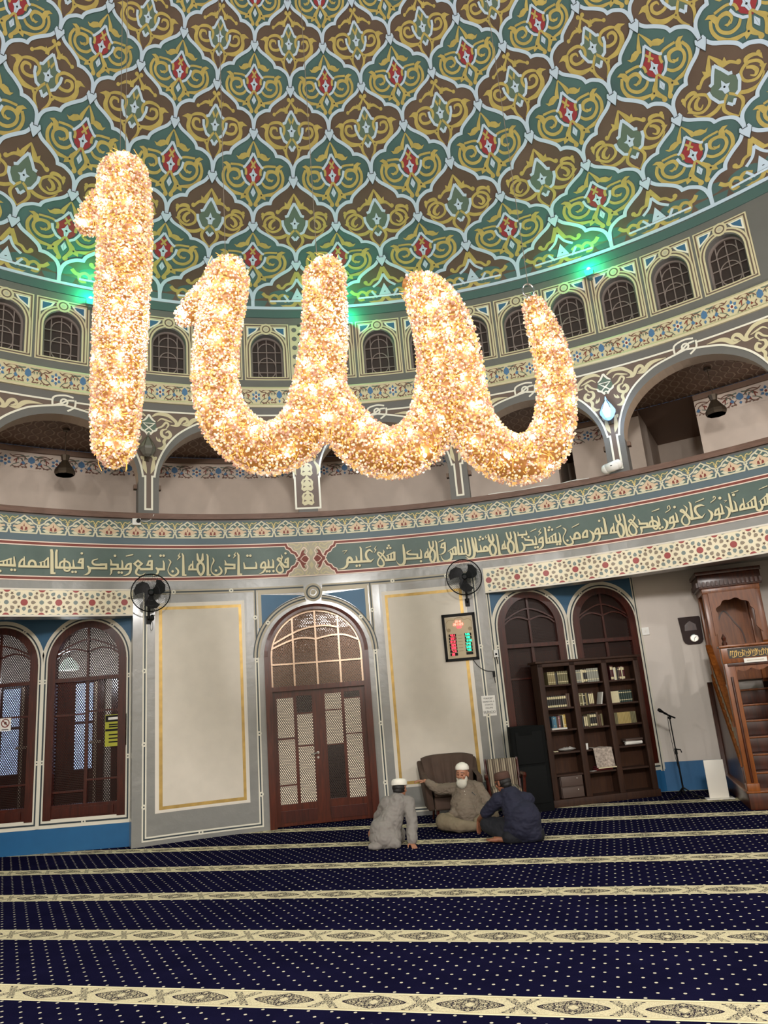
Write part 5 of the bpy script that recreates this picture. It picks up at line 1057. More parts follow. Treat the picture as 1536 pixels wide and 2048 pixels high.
# fans
def fan(X, z, yaw, lb, pull):
    o = thing('wall_fan', lb, 'fan', onwall(X, z, .26), facing(X)+yaw, 'black wall fans')
    g = MB(); r_ = .275
    g.tube([(r_*cos(2*pi*k/40), -.02, r_*sin(2*pi*k/40)) for k in range(40)], .009, 'black_metal', 6, closed=True); g.build('rim', o)
    g = MB()
    for k in range(60):
        a = 2*pi*k/60; c, s_ = cos(a), sin(a)
        g.tube([(.05*c, -.085, .05*s_), (.17*c, -.08, .17*s_), (.25*c, -.05, .25*s_), (r_*c, -.02, r_*s_)], .0016, 'black_metal', 3, False)
        g.tube([(.06*c, .075, .06*s_), (.2*c, .06, .2*s_), (r_*c, -.02, r_*s_)], .0016, 'black_metal', 3, False)
    for rr, yy in ((.12, -.084), (.2, -.072)): g.tube([(rr*cos(2*pi*k/30), yy, rr*sin(2*pi*k/30)) for k in range(30)], .0016, 'black_metal', 3, closed=True)
    g.build('cage', o)
    g = MB(); g.lathe([(.05, -.03), (.05, .02), (.03, .035)], (0, -.03, 0), 'black_plastic', 16, Vector((0, -1, 0))); hub = g.build('hub', o)
    for k in range(3):
        b0 = 2*pi*k/3+.5; out = [(.03, -.7), (.08, -.75), (.14, -.62), (.20, -.35), (.235, .0), (.24, .35), (.215, .6), (.16, .5), (.1, .42), (.05, .6), (.03, .9)]
        g = MB(); vs = []
        for yy in (0, .006):
            for rr, a in out: vs.append((rr*cos(b0+a*1.15), -.03+yy+.045*a*(rr/.2), rr*sin(b0+a*1.15)))
        n = len(out); fs = [tuple(range(n)), tuple(range(2*n-1, n-1, -1))]+[(i, (i+1) % n, n+(i+1) % n, n+i) for i in range(n)]
        g.mesh(vs, fs, 'black_plastic'); g.build('blade', o)
    M_ = Matrix.Rotation(-yaw, 3, 'Z')
    g = MB(); g.lathe([(.055, 0), (.06, .06), (.045, .12)], (0, .02, 0), 'black_plastic', 14, Vector((0, 1, 0))); g.build('motor', o)
    g = MB(); g.tube([(0, .08, 0), M_ @ Vector((0, .2, -.06)), M_ @ Vector((0, .22, -.34)), M_ @ Vector((0, .255, -.36))], .018, 'black_plastic', 8); g.box(M_ @ Vector((0, .25, -.36)), (.07, .02, .12), 'black_plastic', M_); g.build('bracket', o)
    if pull:
        g = MB(); g.ball(M_ @ Vector((.04, .15, -.34)), .032, 'black_plastic', 10, (1, 1, 1.5)); g.tube([M_ @ Vector((.03+.02*sin(a), .15, -.46+.07*cos(a))) for a in [2*pi*k/14 for k in range(14)]], .003, 'black_plastic', 4, closed=True); g.build('pull_cord', o)
    return o
fan(-16.95*K, 3.455, 0, 'black wall fan with pull cord left of the door, below the inscription', True)
fan(16.45*K, 3.41, .25, 'black wall fan above the prayer clock, turned slightly to the side', False)
# prayer time clock
X = 15.3*K; o = thing('prayer_clock', 'framed prayer time board with red and green digits', 'clock', onwall(X, 2.53, .0), facing(X))
CK = lambda x, y, l=0: Vector((x, -l, y))
mat('clock_face', '#b5a382', .5); mat('plaque_wood', '#2a1410', .55, spec=.25); mat('led_red', '#ff2030', .4, emit='#ff2838', es=3.4); mat('led_pink', '#ff6a60', .4, emit='#ff6a5a', es=2.6); mat('led_green', '#10e090', .4, emit='#18e896', es=2.0); mat('clock_black', '#070606', .5, spec=.15); mat('clock_ink', '#8c7a58', .5)
g = MB(); w_, h_ = .258, .36
for a, b, c, d_ in ((-w_, -h_, w_, -h_+.04), (-w_, h_-.04, w_, h_), (-w_, -h_, -w_+.04, h_), (w_-.04, -h_, w_, h_)): g.bar(CK, a, b, c, d_, 0, .045, 'clock_black')
g.build('frame', o)
g = MB(); g.rect(CK, -w_, -h_, w_, h_, 'clock_face', .02)
for s in (-1, 1):
    g.stroke(CK, [(s*(w_-.05), -h_+.05), (s*(w_-.05), h_-.05)], .006, 'panel_white', .023); g.stroke(CK, sm([(s*.2, .12), (s*.2, .22), (s*.15, .27), (s*.08, .26), (s*.05, .29), (0, .3)], 5), .006, 'clock_ink', .023)
    g.disc(CK, s*.165, .115, .03, 'clock_ink', .023, 16)
g.stroke(CK, [(-w_+.05, h_-.05), (w_-.05, h_-.05)], .006, 'panel_white', .023)
for j in range(6): g.stroke(CK, [(-.035, .028-.048*j), (.03, .028-.048*j)], .008, 'clock_ink', .023)
g.build('face', o)
SEG = {'0': 'abcdef', '1': 'bc', '2': 'abged', '3': 'abgcd', '4': 'fgbc', '5': 'afgcd', '6': 'afgedc', '7': 'abc', '8': 'abcdefg', '9': 'abcfgd'}
def digits(g, txt, x, y, h, m):
    w2 = h*.5
    for ch in txt:
        if ch == ':':
            g.disc(CK, x+.004, y+h*.3, .003, m, .03, 6); g.disc(CK, x+.004, y+h*.7, .003, m, .03, 6); x += h*.25; continue
        P = {'a': ((0, 1), (1, 1)), 'b': ((1, 1), (1, .5)), 'c': ((1, .5), (1, 0)), 'd': ((0, 0), (1, 0)), 'e': ((0, 0), (0, .5)), 'f': ((0, .5), (0, 1)), 'g': ((0, .5), (1, .5))}
        for sgm in SEG[ch]:
            (a, b), (c, d_) = P[sgm]; g.stroke(CK, [(x+a*w2, y+b*h), (x+c*w2, y+d_*h)], h*.21, m, .03)
        x += h*.78
g = MB()
for j, t in enumerate(('4:51', '6:21', '12:12', '3:24', '6:03', '7:13', '28')): g.rect(CK, -.175, .012-.048*j, -.06, .052-.048*j, 'clock_black', .026); digits(g, t, -.165+.02*(len(t) < 5), .018-.048*j, .027, 'led_red')
digits(g, '20:10', -.05, .225, .026, 'led_pink'); digits(g, '28:11:23', -.085, .18, .03, 'led_pink'); digits(g, '6:20', -.03, .14, .026, 'led_red')
g.build('red_display', o)
g = MB()
for j in range(7):
    g.rect(CK, .07, .012-.048*j, .175, .052-.048*j, 'clock_black', .026)
    if j < 6: digits(g, ('5:05', '7:00', '12:30', '3:40', '6:08', '7:30')[j], .085, .018-.048*j, .027, 'led_green')
g.build('green_display', o)
def notice(name, lb, cat, X, z, w_, h_, lines, m='paper', lift=.004):
    o = thing(name, lb, cat, onwall(X, z, lift), facing(X)); g = MB(); g.bar(CK, -w_/2, -h_/2, w_/2, h_/2, 0, .003, m); s_ = g.build('sheet', o)
    for txt, y, hh in lines:
        cu = bpy.data.curves.new('lettering', 'FONT'); cu.body = txt; cu.size = hh; cu.align_x = 'CENTER'; cu.extrude = .0006
        tmp = bpy.data.objects.new('tmp', cu); COL.objects.link(tmp); dg_ = bpy.context.evaluated_depsgraph_get(); me = bpy.data.meshes.new_from_object(tmp.evaluated_get(dg_)); bpy.data.objects.remove(tmp)
        me.materials.clear(); me.materials.append(MAT['ink']); t = bpy.data.objects.new('lettering', me); COL.objects.link(t); t.parent = s_; t.rotation_euler = (pi/2, 0, 0); t.location = (0, -.005, y)
    return o
notice('paper_notice', 'sheet of paper with printed lines taped below the prayer clock', 'notice', 15.55*K, 2.07, .20, .20, [('FAJR 05:05', .05, .026), ('DUHR 12:30', .015, .026), ('AS 10:30', -.025, .032), ('JUMA', -.07, .034)])
notice('silence_notice', 'white printed notice asking for silence on the painted pier line', 'notice', 17.5*K, 1.475, .205, .295, [('*FAVOR*', .095, .036), ('RESPEITAR A', .05, .03), ('CASA DE', .005, .03), ('(ALLAH)', -.04, .03), ('SILÊNCIO', -.105, .043), ('________', -.108, .043)])
# clock lead, adapter and sockets on the right pier
PD = cw(16.4*K, 2.17, .02); o = thing('power_lead', 'thin black lead with adapter hanging from the prayer clock to the socket', 'cable', PD)
g = MB(); g.tube([v-PD for v in [cw(a*K, z, .02) for a, z in sm([(16.4, 2.17), (16.9, 2.06), (17.6, 1.99), (18.25, 1.97), (18.36, 1.94)], 5)]], .005, 'black_plastic', 5)
g.build('wire', o)
g = MB(); g.box(cw(18.38*K, 1.93, .03)-PD, (.035, .03, .09), 'black_plastic'); g.tube([cw(18.38*K, 1.9, .03)-PD, cw(18.42*K, 1.8, .03)-PD], .005, 'black_plastic', 5); g.build('adapter', o)
o = thing('wall_socket', 'small white socket box on the painted stripes beside the left shuttered window', 'socket', PR(.075, 2.235, .0), atan2(WD.y, WD.x))
g = MB(); g.box((0, -.025, 0), (.07, .05, .11), 'white_plastic'); g.build('box', o)
g = MB(); g.box((0, -.052, -.01), (.03, .004, .03), 'black_plastic'); g.tube([(0, -.05, -.05), (.01, -.05, -.16)], .008, 'black_plastic', 5); g.build('plug', o)
o = thing('light_switch', 'white switch box on the corner stripe right of the shuttered windows', 'switch', PQ(.07, 2.42, 0), atan2(QD.y, QD.x))
g = MB(); g.box((0, -.015, 0), (.11, .03, .12), 'white_plastic'); g.build('box', o); g = MB(); g.box((0, -.032, 0), (.03, .006, .04), 'paper'); g.build('rocker', o)
o = thing('wall_clock', 'dark wooden plaque clock with rounded lower corners and a small round dial', 'clock', PQ(.745, 2.36, 0), atan2(QD.y, QD.x))
CL = lambda x, y, l=0: Vector((x, -l, y))
g = MB(); g.slab(CL, [(-.16, .215), (-.135, -.15), (-.115, -.19), (-.07, -.215), (.10, -.215), (.14, -.19), (.16, -.15), (.165, .19), (.15, .215)], 'plaque_wood', 0, .03); g.slab(CL, [(-.09, .0), (-.08, .09), (0, .15), (.085, .09), (.09, .0)], 'wood_shutter', .03, .034); g.build('plaque', o)
g = MB(); g.lathe([(.06, 0), (.062, .012), (.052, .014)], (.03, -.03, -.125), 'chrome', 24, Vector((0, -1, 0))); dl = g.build('dial', o)
g = MB(); g.stroke(CL, [(.03, -.125), (.06, -.10)], .008, 'ink', .046); g.stroke(CL, [(.03, -.125), (.02, -.165)], .007, 'ink', .046); g.build('hand', dl)
# signs on the left windows and a round ceiling lamp in the left recess
def glass_sign(name, lb, x, z, w_, h_, paint):
    o = thing(name, lb, 'sign', PL(x, z, .0)); g = MB(); g.bar(CL, -w_/2, -h_/2, w_/2, h_/2, .0, .004, 'paper' if name != 'warning_poster' else 'poster_yellow'); paint(g); g.build('sheet', o); return o
mat('poster_yellow', '#a9a832', .6)
def p1(g):
    g.rect(CL, -.15, .12, .15, .21, 'black_plastic', .006); g.stroke(CL, [(-.11, .165), (.13, .165)], .035, 'paper', .008)
    g.rect(CL, -.15, -.01, .15, .02, 'black_plastic', .006)
    for y in (.08, .05, -.06, -.11, -.16): g.stroke(CL, [(-.1, y), (.1, y)], .018, 'black_plastic', .006)
glass_sign('warning_poster', 'yellow and black poster behind the lattice of the left recess window', -.255, 1.57, .31, .44, p1)
def p2(g):
    g.stroke(CL, arcpts(0, .02, .055, .055, 0, 2*pi, 20)[:-1], .014, 'red_paint', .006, True); g.stroke(CL, [(-.04, .06), (.04, -.02)], .014, 'red_paint', .007); g.stroke(CL, [(-.05, -.07), (.05, -.07)], .012, 'ink', .006); g.disc(CL, 0, .02, .02, 'ink', .0055)
glass_sign('prohibition_sign', 'white sign with a crossed red ring on the leftmost recess window', -1.86, 1.77, .16, .18, p2)
o = thing('ceiling_lamp', 'round white ceiling lamp just under the left tile band', 'lamp', cw(-24.3*K, 3.31, -.25))
g = MB(); g.lathe([(.15, .0), (.15, -.03), (.12, -.07), (.05, -.09)], (0, 0, 0), 'white_plastic', 20); g.build('diffuser', o)
g = MB(); g.lathe([(.16, .01), (.16, -.015)], (0, 0, 0), 'chrome', 20); g.build('rim', o)
o = thing('lobby_lantern', 'glowing lantern hanging in the lobby behind the left recess window', 'lamp', (-5.2, 11.8, 2.62))
mat('lobby_glass', '#b8c4a8', .3, emit='#e2f6e8', es=1.0)
g = MB(); g.lathe([(.03, .12), (.1, .06), (.16, -.03), (.15, -.08)], (0, 0, 0), 'lobby_glass', 10); g.build('lamp_shade', o)
g = MB(); g.tube([(0, 0, .12), (0, 0, .86)], .006, 'black_metal', 5); g.build('chain', o); lamp('lobby_light', (-5.2, 11.8, 2.40), 42, (.85, .93, 1), .12)
lamp('lobby_light', (-3.6, 12.1, 2.6), 10, (.8, .88, 1), .2); lamp('lobby_light', (-7.0, 12.1, 2.6), 10, (.8, .88, 1), .2)
# ------------------------------------------------------------------ FURNITURE
def soft(o, w_=.012, seg=3):
    m = o.modifiers.new('edge', 'BEVEL'); m.width = w_; m.segments = seg; m.limit_method = 'ANGLE'; m.angle_limit = radians(35)
    o.data.polygons.foreach_set('use_smooth', [True]*len(o.data.polygons)); return o
def part(name, parent, fn, bev=0, seg=3, loc=None):
    g = MB(); fn(g); o = g.build(name, parent, loc=loc, fix=True)
    return soft(o, bev, seg) if bev else o
# bookcase
BX = thing('bookcase', 'tall dark wooden bookcase with three columns of shelves before the shuttered windows', 'bookcase', (2.09, 11.22, 0), radians(12))
BXZ = [1.70, 1.365, 1.055, .74, .43]; POST = [(0, .085), (.51, .60), (1.035, 1.12), (1.565, 1.65)]; COLX = [(.085, .51), (.60, 1.035), (1.12, 1.565)]
for a, b in POST: part('post', BX, lambda g: g.box(((a+b)/2, .02, 1.06), (b-a, .04, 1.92), 'wood_book'), .004)
for a, b in POST: part('side_panel', BX, lambda g: g.box(((a+b)/2 if 0 < a < 1.5 else (.012 if a == 0 else 1.638), .155, 1.06), (.022, .23, 1.92), 'wood_book'))
part('top', BX, lambda g: (g.box((.825, .13, 2.035), (1.72, .32, .035), 'wood_book'), g.box((.825, .02, 1.99), (1.65, .04, .06), 'wood_book')), .006)
part('plinth', BX, lambda g: g.box((.825, .13, .05), (1.69, .29, .10), 'wood_book'), .006)
part('back_panel', BX, lambda g: g.box((.825, .272, 1.05), (1.64, .012, 1.9), 'wood_book_back'))
for (a, b) in COLX:
    for z in BXZ: part('shelf', BX, lambda g: g.box(((a+b)/2, .15, z-.012), (b-a, .235, .024), 'wood_book'))
for nm, c in dict(tan='#8d7f58', olive='#6b6444', cream='#d8cda8', dark='#221d1a', brown='#4a3426', blue='#4f7f96', blueb='#3c6076', pink='#96646a', yellow='#b89a4c', grey='#8d8c80', green='#23332c', maroon='#4a1c20', white='#d9d6cc', gold='#a8935a').items(): mat('book_'+nm, c, .45)
mat('book_band', '#cfc49c', .4, metal=.3); mat('page_edge', '#cbbf9f', .8)
ORD = 'first second third fourth fifth sixth seventh eighth ninth tenth eleventh twelfth thirteenth fourteenth fifteenth sixteenth seventeenth eighteenth'.split()
CW = dict(tan='tan', olive='olive brown', cream='cream', dark='black', brown='brown', blue='light blue', blueb='deep blue', pink='dusty pink', yellow='yellow', grey='grey', green='dark green', maroon='maroon', white='white', gold='gold')
ROWN = ('top', 'second', 'third'); COLN = ('column nearest the loudspeaker', 'middle column', 'column nearest the white wall')
MB3 = Matrix.Rotation(radians(12), 3, 'Z'); BO = Vector((2.09, 11.22, 0))
def book(x, z, w_, h_, col, lb, grp, band, lean=0, d_=.15):
    o = thing('book', lb, 'book', BO+MB3 @ Vector((x, .075, z)), radians(12), grp)
    if lean: o.rotation_euler = (0, lean, radians(12))
    m = 'book_'+col
    g = MB(); t = .003
    g.box((t/2, d_/2, h_/2), (t, d_, h_), m); g.box((w_-t/2, d_/2, h_/2), (t, d_, h_), m)
    g.grid(lambda u, v: (w_*u, -.004*sin(pi*u), h_*v), 4, 1, m); g.build('cover', o)
    g = MB(); g.box((w_/2, d_/2+.001, h_/2), (w_-2*t, d_-.006, h_-.008), 'page_edge'); g.build('page_block', o)
    if band:
        g = MB()
        for v0, v1 in band: g.grid(lambda u, v: (w_*(.06+.88*u), -.0052*sin(pi*(.06+.88*u))-.0008, h_*(v0+(v1-v0)*v)), 4, 1, 'book_band')
        g.build('spine_label', o)
B1, B2, B3 = [(.72, .92), (.06, .22)], [(.1, .9)], [(.78, .84), (.16, .22)]
SH = {(0, 0): (.175, [('tan', .03, .19, B3)]*4+[('dark', .038, .175, None)]+[('olive', .034, .19, B3)]*5, 0),
 (0, 1): (.118, [('dark', .034, .175, B1)]*9+[('brown', .032, .195, None)]*2, 0),
 (0, 2): (.15, [('blueb', .022, .155, None), ('blue', .026, .165, B3), ('blue', .024, .16, None), ('brown', .03, .16, None), ('pink', .03, .165, B3), ('dark', .04, .17, None), ('cream', .016, .175, None), ('yellow', .034, .18, B3)], .026),
 (1, 0): (.612, [('grey', .034, .19, B3)]*3+[('cream', .034, .19, None)]+[('dark', .033, .20, B1), ('dark', .033, .2, B1)]+[('grey', .038, .20, B3)]*5, 0),
 (1, 1): (.622, [('cream', .018, .185, None), ('olive', .044, .185, B3), ('cream', .016, .18, None), ('dark', .034, .18, B3), ('tan', .03, .18, None), ('dark', .022, .18, None), ('brown', .03, .18, B2), ('maroon', .026, .18, B2), ('brown', .026, .185, B2)], 0),
 (1, 2): (.635, [('dark', .024, .16, None), ('brown', .032, .165, B2), ('brown', .03, .165, B2), ('olive', .036, .18, None), ('dark', .036, .185, B1), ('dark', .036, .185, B1), ('dark', .036, .185, B1), ('brown', .04, .2, None), ('brown', .03, .16, None), ('olive', .03, .17, None)], 0),
 (2, 0): (1.2, [('maroon', .056, .215, B1), ('white', .014, .18, None), ('cream', .026, .19, None), ('dark', .03, .18, None), ('brown', .024, .185, B3), ('maroon', .034, .195, B1), ('cream', .018, .19, None), ('maroon', .036, .195, B1)], 0),
 (2, 1): (1.132, [('cream', .017, .17, None)]*9+[('green', .036, .175, B3)]*6, 0),
 (2, 2): (1.14, [('olive', .023, .165, None)]*3+[('gold', .0235, .165, None)]*9+[('olive', .0235, .165, None)]*4, 0)}
for (c, r), (x, L, dz) in SH.items():
    for i, (col, w_, h_, band) in enumerate(L):
        book(x, BXZ[r]+dz, w_*.96, h_, col, '%s book, %s from left on %s shelf, bookcase %s' % (CW[col], ORD[i], ROWN[r], COLN[c]), 'books in the bookcase', band); x += w_
book(.975, BXZ[1], .018, .18, 'white', 'white book leaning against the post on the second shelf, middle column of the bookcase', 'books in the bookcase', None, .25)
o = thing('book', 'white book lying flat under the blue and yellow books on the third bookcase shelf', 'book', BO+MB3 @ Vector((.14, .05, BXZ[2])), radians(12), 'books in the bookcase')
g = MB(); g.box((.11, .1, .012), (.24, .19, .024), 'book_white'); g.build('cover', o)
# things on the lower shelves
def onshelf(name, lb, cat, x, z, grp=None, y=.06): return thing(name, lb, cat, BO+MB3 @ Vector((x, y, z)), radians(12), grp)
o = onshelf('plastic_bag', 'crumpled clear plastic bag on the fourth shelf, column nearest the loudspeaker', 'bag', .36, BXZ[3])
mat('clear_plastic', '#b8b4ae', .2, alpha=.75)
part('bag', o, lambda g: g.grid(lambda u, v: (.14*cos(2*pi*u)*(.3+.7*sin(pi*v))+.02*noise.noise((u*9, v*5, 0)), .08+.06*sin(2*pi*u)*(.3+.7*sin(pi*v)), .002+.05*v+.02*max(0, noise.noise((u*7, v*6, 3)))), 24, 6, 'clear_plastic', True))
o = onshelf('prayer_beads', 'small heap of pale beads on the fourth shelf beside the crumpled bag', 'beads', .15, BXZ[3])
def _b(g):
    for k in range(16): g.ball((.035*cos(k*.8)+.01*sin(k*3), .05+.03*sin(k*.8), .009), .009, 'book_cream', 6)
part('bead_string', o, _b)
o = onshelf('small_box', 'small upright white box on the fourth shelf of the middle bookcase column', 'box', .625, BXZ[3], None, .03); part('body', o, lambda g: g.box((0, .02, .04), (.04, .04, .08), 'paper'), .002)
part('lid', o, lambda g: g.box((0, .02, .083), (.044, .044, .008), 'white_plastic'))
mat('cloth_beige', '#a89a8e', .85, var=.45, vscale=38); mat('cloth_red', '#5a1418', .8); mat('unit_grey', '#52413a', .5); 
o = onshelf('patterned_cloth', 'beige patterned cloth draped over the shelf edge of the middle bookcase column', 'cloth', .69, BXZ[3], None, -.02)
def _c(g):
    f = lambda l: (lambda u, v: (.29*u+.03*max(0, v-.35)*1.0, (.16-.16*min(v/.35, 1)) - .012*sin(u*9)*max(0, v-.35)-l-.008*(v > .3), (.012+.006*sin(u*12) if v < .35 else .012-.27*(v-.35)/.65)+l))
    g.grid(f(.003), 16, 14, 'cloth_beige'); g.grid(f(0), 16, 14, 'cloth_beige')
part('drape', o, _c); g = MB(); g.grid(lambda u, v: (.03+.29*u, -.032-.012*sin(u*9)*.65, -.258-.015*v), 16, 1, 'book_cream'); g.build('hem', o)
o = onshelf('folded_cloth', 'dark red folded cloth on the shelf under the beige drape', 'cloth', .73, BXZ[4], None, .02); part('fold', o, lambda g: (g.box((.13, .08, .02), (.26, .14, .035), 'cloth_red'), g.box((.13, .082, .05), (.25, .13, .024), 'cloth_red')), .008)
o = onshelf('paper_slip', 'pale slip of paper on the fifth shelf beside the red folded cloth', 'paper', .65, BXZ[4], None, .02); part('sheet', o, lambda g: g.box((.04, .05, .004), (.09, .07, .004), 'paper', Matrix.Rotation(.3, 3, 'Z')))
o = onshelf('folded_papers', 'roll of white folded papers on the fourth shelf, column nearest the white wall', 'papers', 1.27, BXZ[3], None, .04); part('roll', o, lambda g: (g.tube([(0, .04, .026), (.27, .04, .03)], .024, 'paper', 10), g.box((.14, .07, .05), (.26, .1, .012), 'paper', Matrix.Rotation(.06, 3, 'Y'))))
o = onshelf('flat_folder', 'brown folder lying on the folded papers, column nearest the white wall', 'folder', 1.27, BXZ[3]+.06, None, .04); part('cover', o, lambda g: g.box((.14, .08, .018), (.28, .15, .03), 'unit_grey'), .003)
o = onshelf('drawer_unit', 'small grey brown unit with two drawers in the bottom of the bookcase', 'drawers', .12, .102, None, .03); part('body', o, lambda g: g.box((.2, .11, .153), (.35, .18, .295), 'unit_grey'), .004)
for z in (.08, .235):
    dr = part('drawer', o, lambda g: g.box((.2, .012, z-.005), (.335, .02, .138), 'unit_grey'), .004)
    part('knob', dr, lambda g: g.ball((.28, -.002, z+.03), .008, 'book_white', 8))
# loudspeaker cabinet
mat('speaker_black', '#090a0a', .8, spec=.2, bump=.4, bscale=200); mat('grille_black', '#0e0f0f', .8, spec=.2)
o = thing('loudspeaker', 'large black loudspeaker cabinet standing between the striped chair and the bookcase', 'speaker', (1.765, 11.13, 0), radians(10))
SPm = lambda x, y, l=0: Vector((x, y, l))
part('cabinet', o, lambda g: g.slab(SPm, [(-.27, -.12), (-.24, -.16), (.24, -.16), (.27, -.12), (.17, .26), (-.17, .26)], 'speaker_black', .0, 1.15), .012)
part('grille', o, lambda g: (g.box((0, -.166, .86), (.40, .014, .44), 'grille_black'), g.box((0, -.166, .36), (.40, .014, .5), 'grille_black')), .006)
part('badge', o, lambda g: g.box((-.05, -.176, 1.06), (.2, .004, .05), 'speaker_black'))
part('handle', o, lambda g: g.tube([(.262, -.05, .78), (.29, -.05, .80), (.29, -.05, .92), (.262, -.05, .94)], .012, 'black_plastic', 8))
for s in (-1, 1):
    part('foot', o, lambda g: g.lathe([(.03, 0), (.03, .012)], (s*.18, -.1, 0), 'black_plastic', 10))
# armchair
mat('velvet_brown', '#4a382e', .85, var=.15, vscale=5)
AC = thing('armchair', 'brown tufted velvet armchair against the cream panel behind the bearded man', 'armchair', (.62, 10.90, 0), radians(4))
def _bk(g):
    def f(l):
        def q(u, v):
            hw = .30+.075*v; x = hw*(2*u-1); z = .33+.53*v - .035*abs(2*u-1)**4*v
            ch = .035*abs(sin(u*5*pi))*min(1, 3*(1-v)+.25)
            return (x, .20+.12*v-l*(.10+ch)+.05*(1-(2*u-1)**2)*(1-0)*0 - .10*abs(2*u-1)**3, z)
        return q
    g.grid(f(1), 50, 14, 'velvet_brown'); g.grid(f(-.2), 50, 14, 'velvet_brown')
    F1, F2 = f(1), f(-.2)
    g.grid(lambda u, v: Vector(F1(u, 1)).lerp(Vector(F2(u, 1)), v), 50, 1, 'velvet_brown')
    for e in (0, 1): g.grid(lambda u, v: Vector(F1(e, u)).lerp(Vector(F2(e, u)), v), 14, 1, 'velvet_brown')
bk = part('backrest', AC, _bk); bk.data.polygons.foreach_set('use_smooth', [True]*len(bk.data.polygons))
part('seat', AC, lambda g: g.box((0, -.03, .26), (.56, .56, .17), 'velvet_brown'), .03, 4)
part('cushion', AC, lambda g: g.box((0, -.05, .385), (.55, .56, .10), 'velvet_brown'), .04, 4)
for s in (-1, 1):
    def _arm(g):
        pm = lambda x, y, l=0: Vector((s*(.28+l+.11*(y-.17)), x, y)); g.slab(pm, [(-.24, .17), (.25, .17), (.3, .8), (.22, .78), (.05, .62), (-.30, .58), (-.33, .53)], 'velvet_brown', 0, .085)
    part('arm', AC, _arm, .03, 4)
    for y in (-.24, .24): part('leg', AC, lambda g: g.tube([(s*.24, y, .18), (s*.26, y*1.05, .0)], [.022, .014], 'wood_red', 8))
# striped chair
def stripemat(name, cols, scale, axis=0):
    m = bpy.data.materials.new(name); m.use_nodes = True; nt = m.node_tree; b = nt.nodes['Principled BSDF']; b.inputs['Roughness'].default_value = .85
    tc = nt.nodes.new('ShaderNodeTexCoord'); sp = nt.nodes.new('ShaderNodeSeparateXYZ'); mm = nt.nodes.new('ShaderNodeMath'); mm.operation = 'MULTIPLY'; mm.inputs[1].default_value = scale
    fr_ = nt.nodes.new('ShaderNodeMath'); fr_.operation = 'FRACT'; cr = nt.nodes.new('ShaderNodeValToRGB'); cr.color_ramp.interpolation = 'CONSTANT'
    for i, (p_, c) in enumerate(cols):
        e = cr.color_ramp.elements[i] if i < 2 else cr.color_ramp.elements.new(p_); e.position = p_; e.color = lin(c)
    nt.links.new(tc.outputs['Object'], sp.inputs[0]); nt.links.new(sp.outputs[axis], mm.inputs[0]); nt.links.new(mm.outputs[0], fr_.inputs[0]); nt.links.new(fr_.outputs[0], cr.inputs[0]); nt.links.new(cr.outputs[0], b.inputs['Base Color'])
    MAT[name] = m
stripemat('stripe_fabric', [(0, '#8d7f6c'), (.22, '#4f4238'), (.32, '#a3967f'), (.5, '#6a5b4c'), (.6, '#3e332b'), (.72, '#7d6f5e'), (.85, '#4c4036')], 11)
CH = thing('armchair', 'wooden armchair with brown and cream striped upholstery behind the man in navy', 'armchair', (1.33, 10.55, 0), radians(-3))
part('backrest', CH, lambda g: g.hexa([(-.19, .16, .36), (.19, .16, .36), (.19, .24, .36), (-.19, .24, .36)], [(-.2, .26, .76), (.2, .26, .76), (.2, .33, .76), (-.2, .33, .76)], 'stripe_fabric'), .02)
part('seat', CH, lambda g: g.box((0, -.02, .37), (.40, .44, .10), 'stripe_fabric'), .04, 4)
part('seat_frame', CH, lambda g: g.box((0, -.02, .30), (.42, .44, .05), 'wood_red'), .006)
for s in (-1, 1):
    part('arm', CH, lambda g: g.tube([(s*.24, .26, .50), (s*.245, .05, .575), (s*.25, -.24, .585), (s*.25, -.28, .56)], [.02, .024, .026, .02], 'wood_red', 8))
    part('leg', CH, lambda g: g.tube([(s*.245, -.24, .575), (s*.225, -.22, .3), (s*.22, -.23, 0)], [.02, .022, .016], 'wood_red', 8))
    part('leg', CH, lambda g: g.tube([(s*.22, .32, .76), (s*.22, .22, .36), (s*.22, .28, 0)], [.018, .022, .016], 'wood_red', 8))
# microphone stand
MS = thing('microphone_stand', 'black microphone stand with tripod base before the white wall', 'microphone stand', (3.93, 11.2, 0), 0)
part('pole', MS, lambda g: (g.tube([(0, 0, .05), (-.012, 0, .62)], .013, 'black_metal', 8), g.tube([(-.012, 0, .6), (-.02, 0, 1.08)], .009, 'black_metal', 8)))
part('clutch', MS, lambda g: (g.lathe([(.02, -.04), (.02, .04)], (-.012, 0, .63), 'black_plastic', 10), g.tube([(-.01, 0, .66), (.05, -.02, .65), (.06, -.02, .61)], .009, 'black_plastic', 6)))
part('boom', MS, lambda g: (g.tube([(.06, 0, 1.09), (-.10, -.02, 1.17)], .011, 'black_metal', 8), g.ball((-.02, 0, 1.10), .026, 'black_plastic', 8)))
mc = part('microphone', MS, lambda g: g.tube([(-.05, -.012, 1.15), (-.11, -.025, 1.185), (-.15, -.03, 1.21), (-.175, -.035, 1.23)], [.012, .015, .026, .022], 'black_plastic', 10))
part('cable', MS, lambda g: g.tube(sm([(-.05, -.012, 1.15), (-.06, -.02, .95), (-.045, -.02, .6), (-.02, -.02, .35), (.0, -.03, .1), (.05, -.08, .01), (.2, -.12, .008)], 5), .004, 'black_plastic', 5))
for k, a in enumerate((3.6, 5.5, 1.5)): part('leg', MS, lambda g: g.tube([(0, 0, .14), (.16*cos(a), .16*sin(a), .04), (.28*cos(a), .28*sin(a), .008)], .009, 'black_metal', 6))
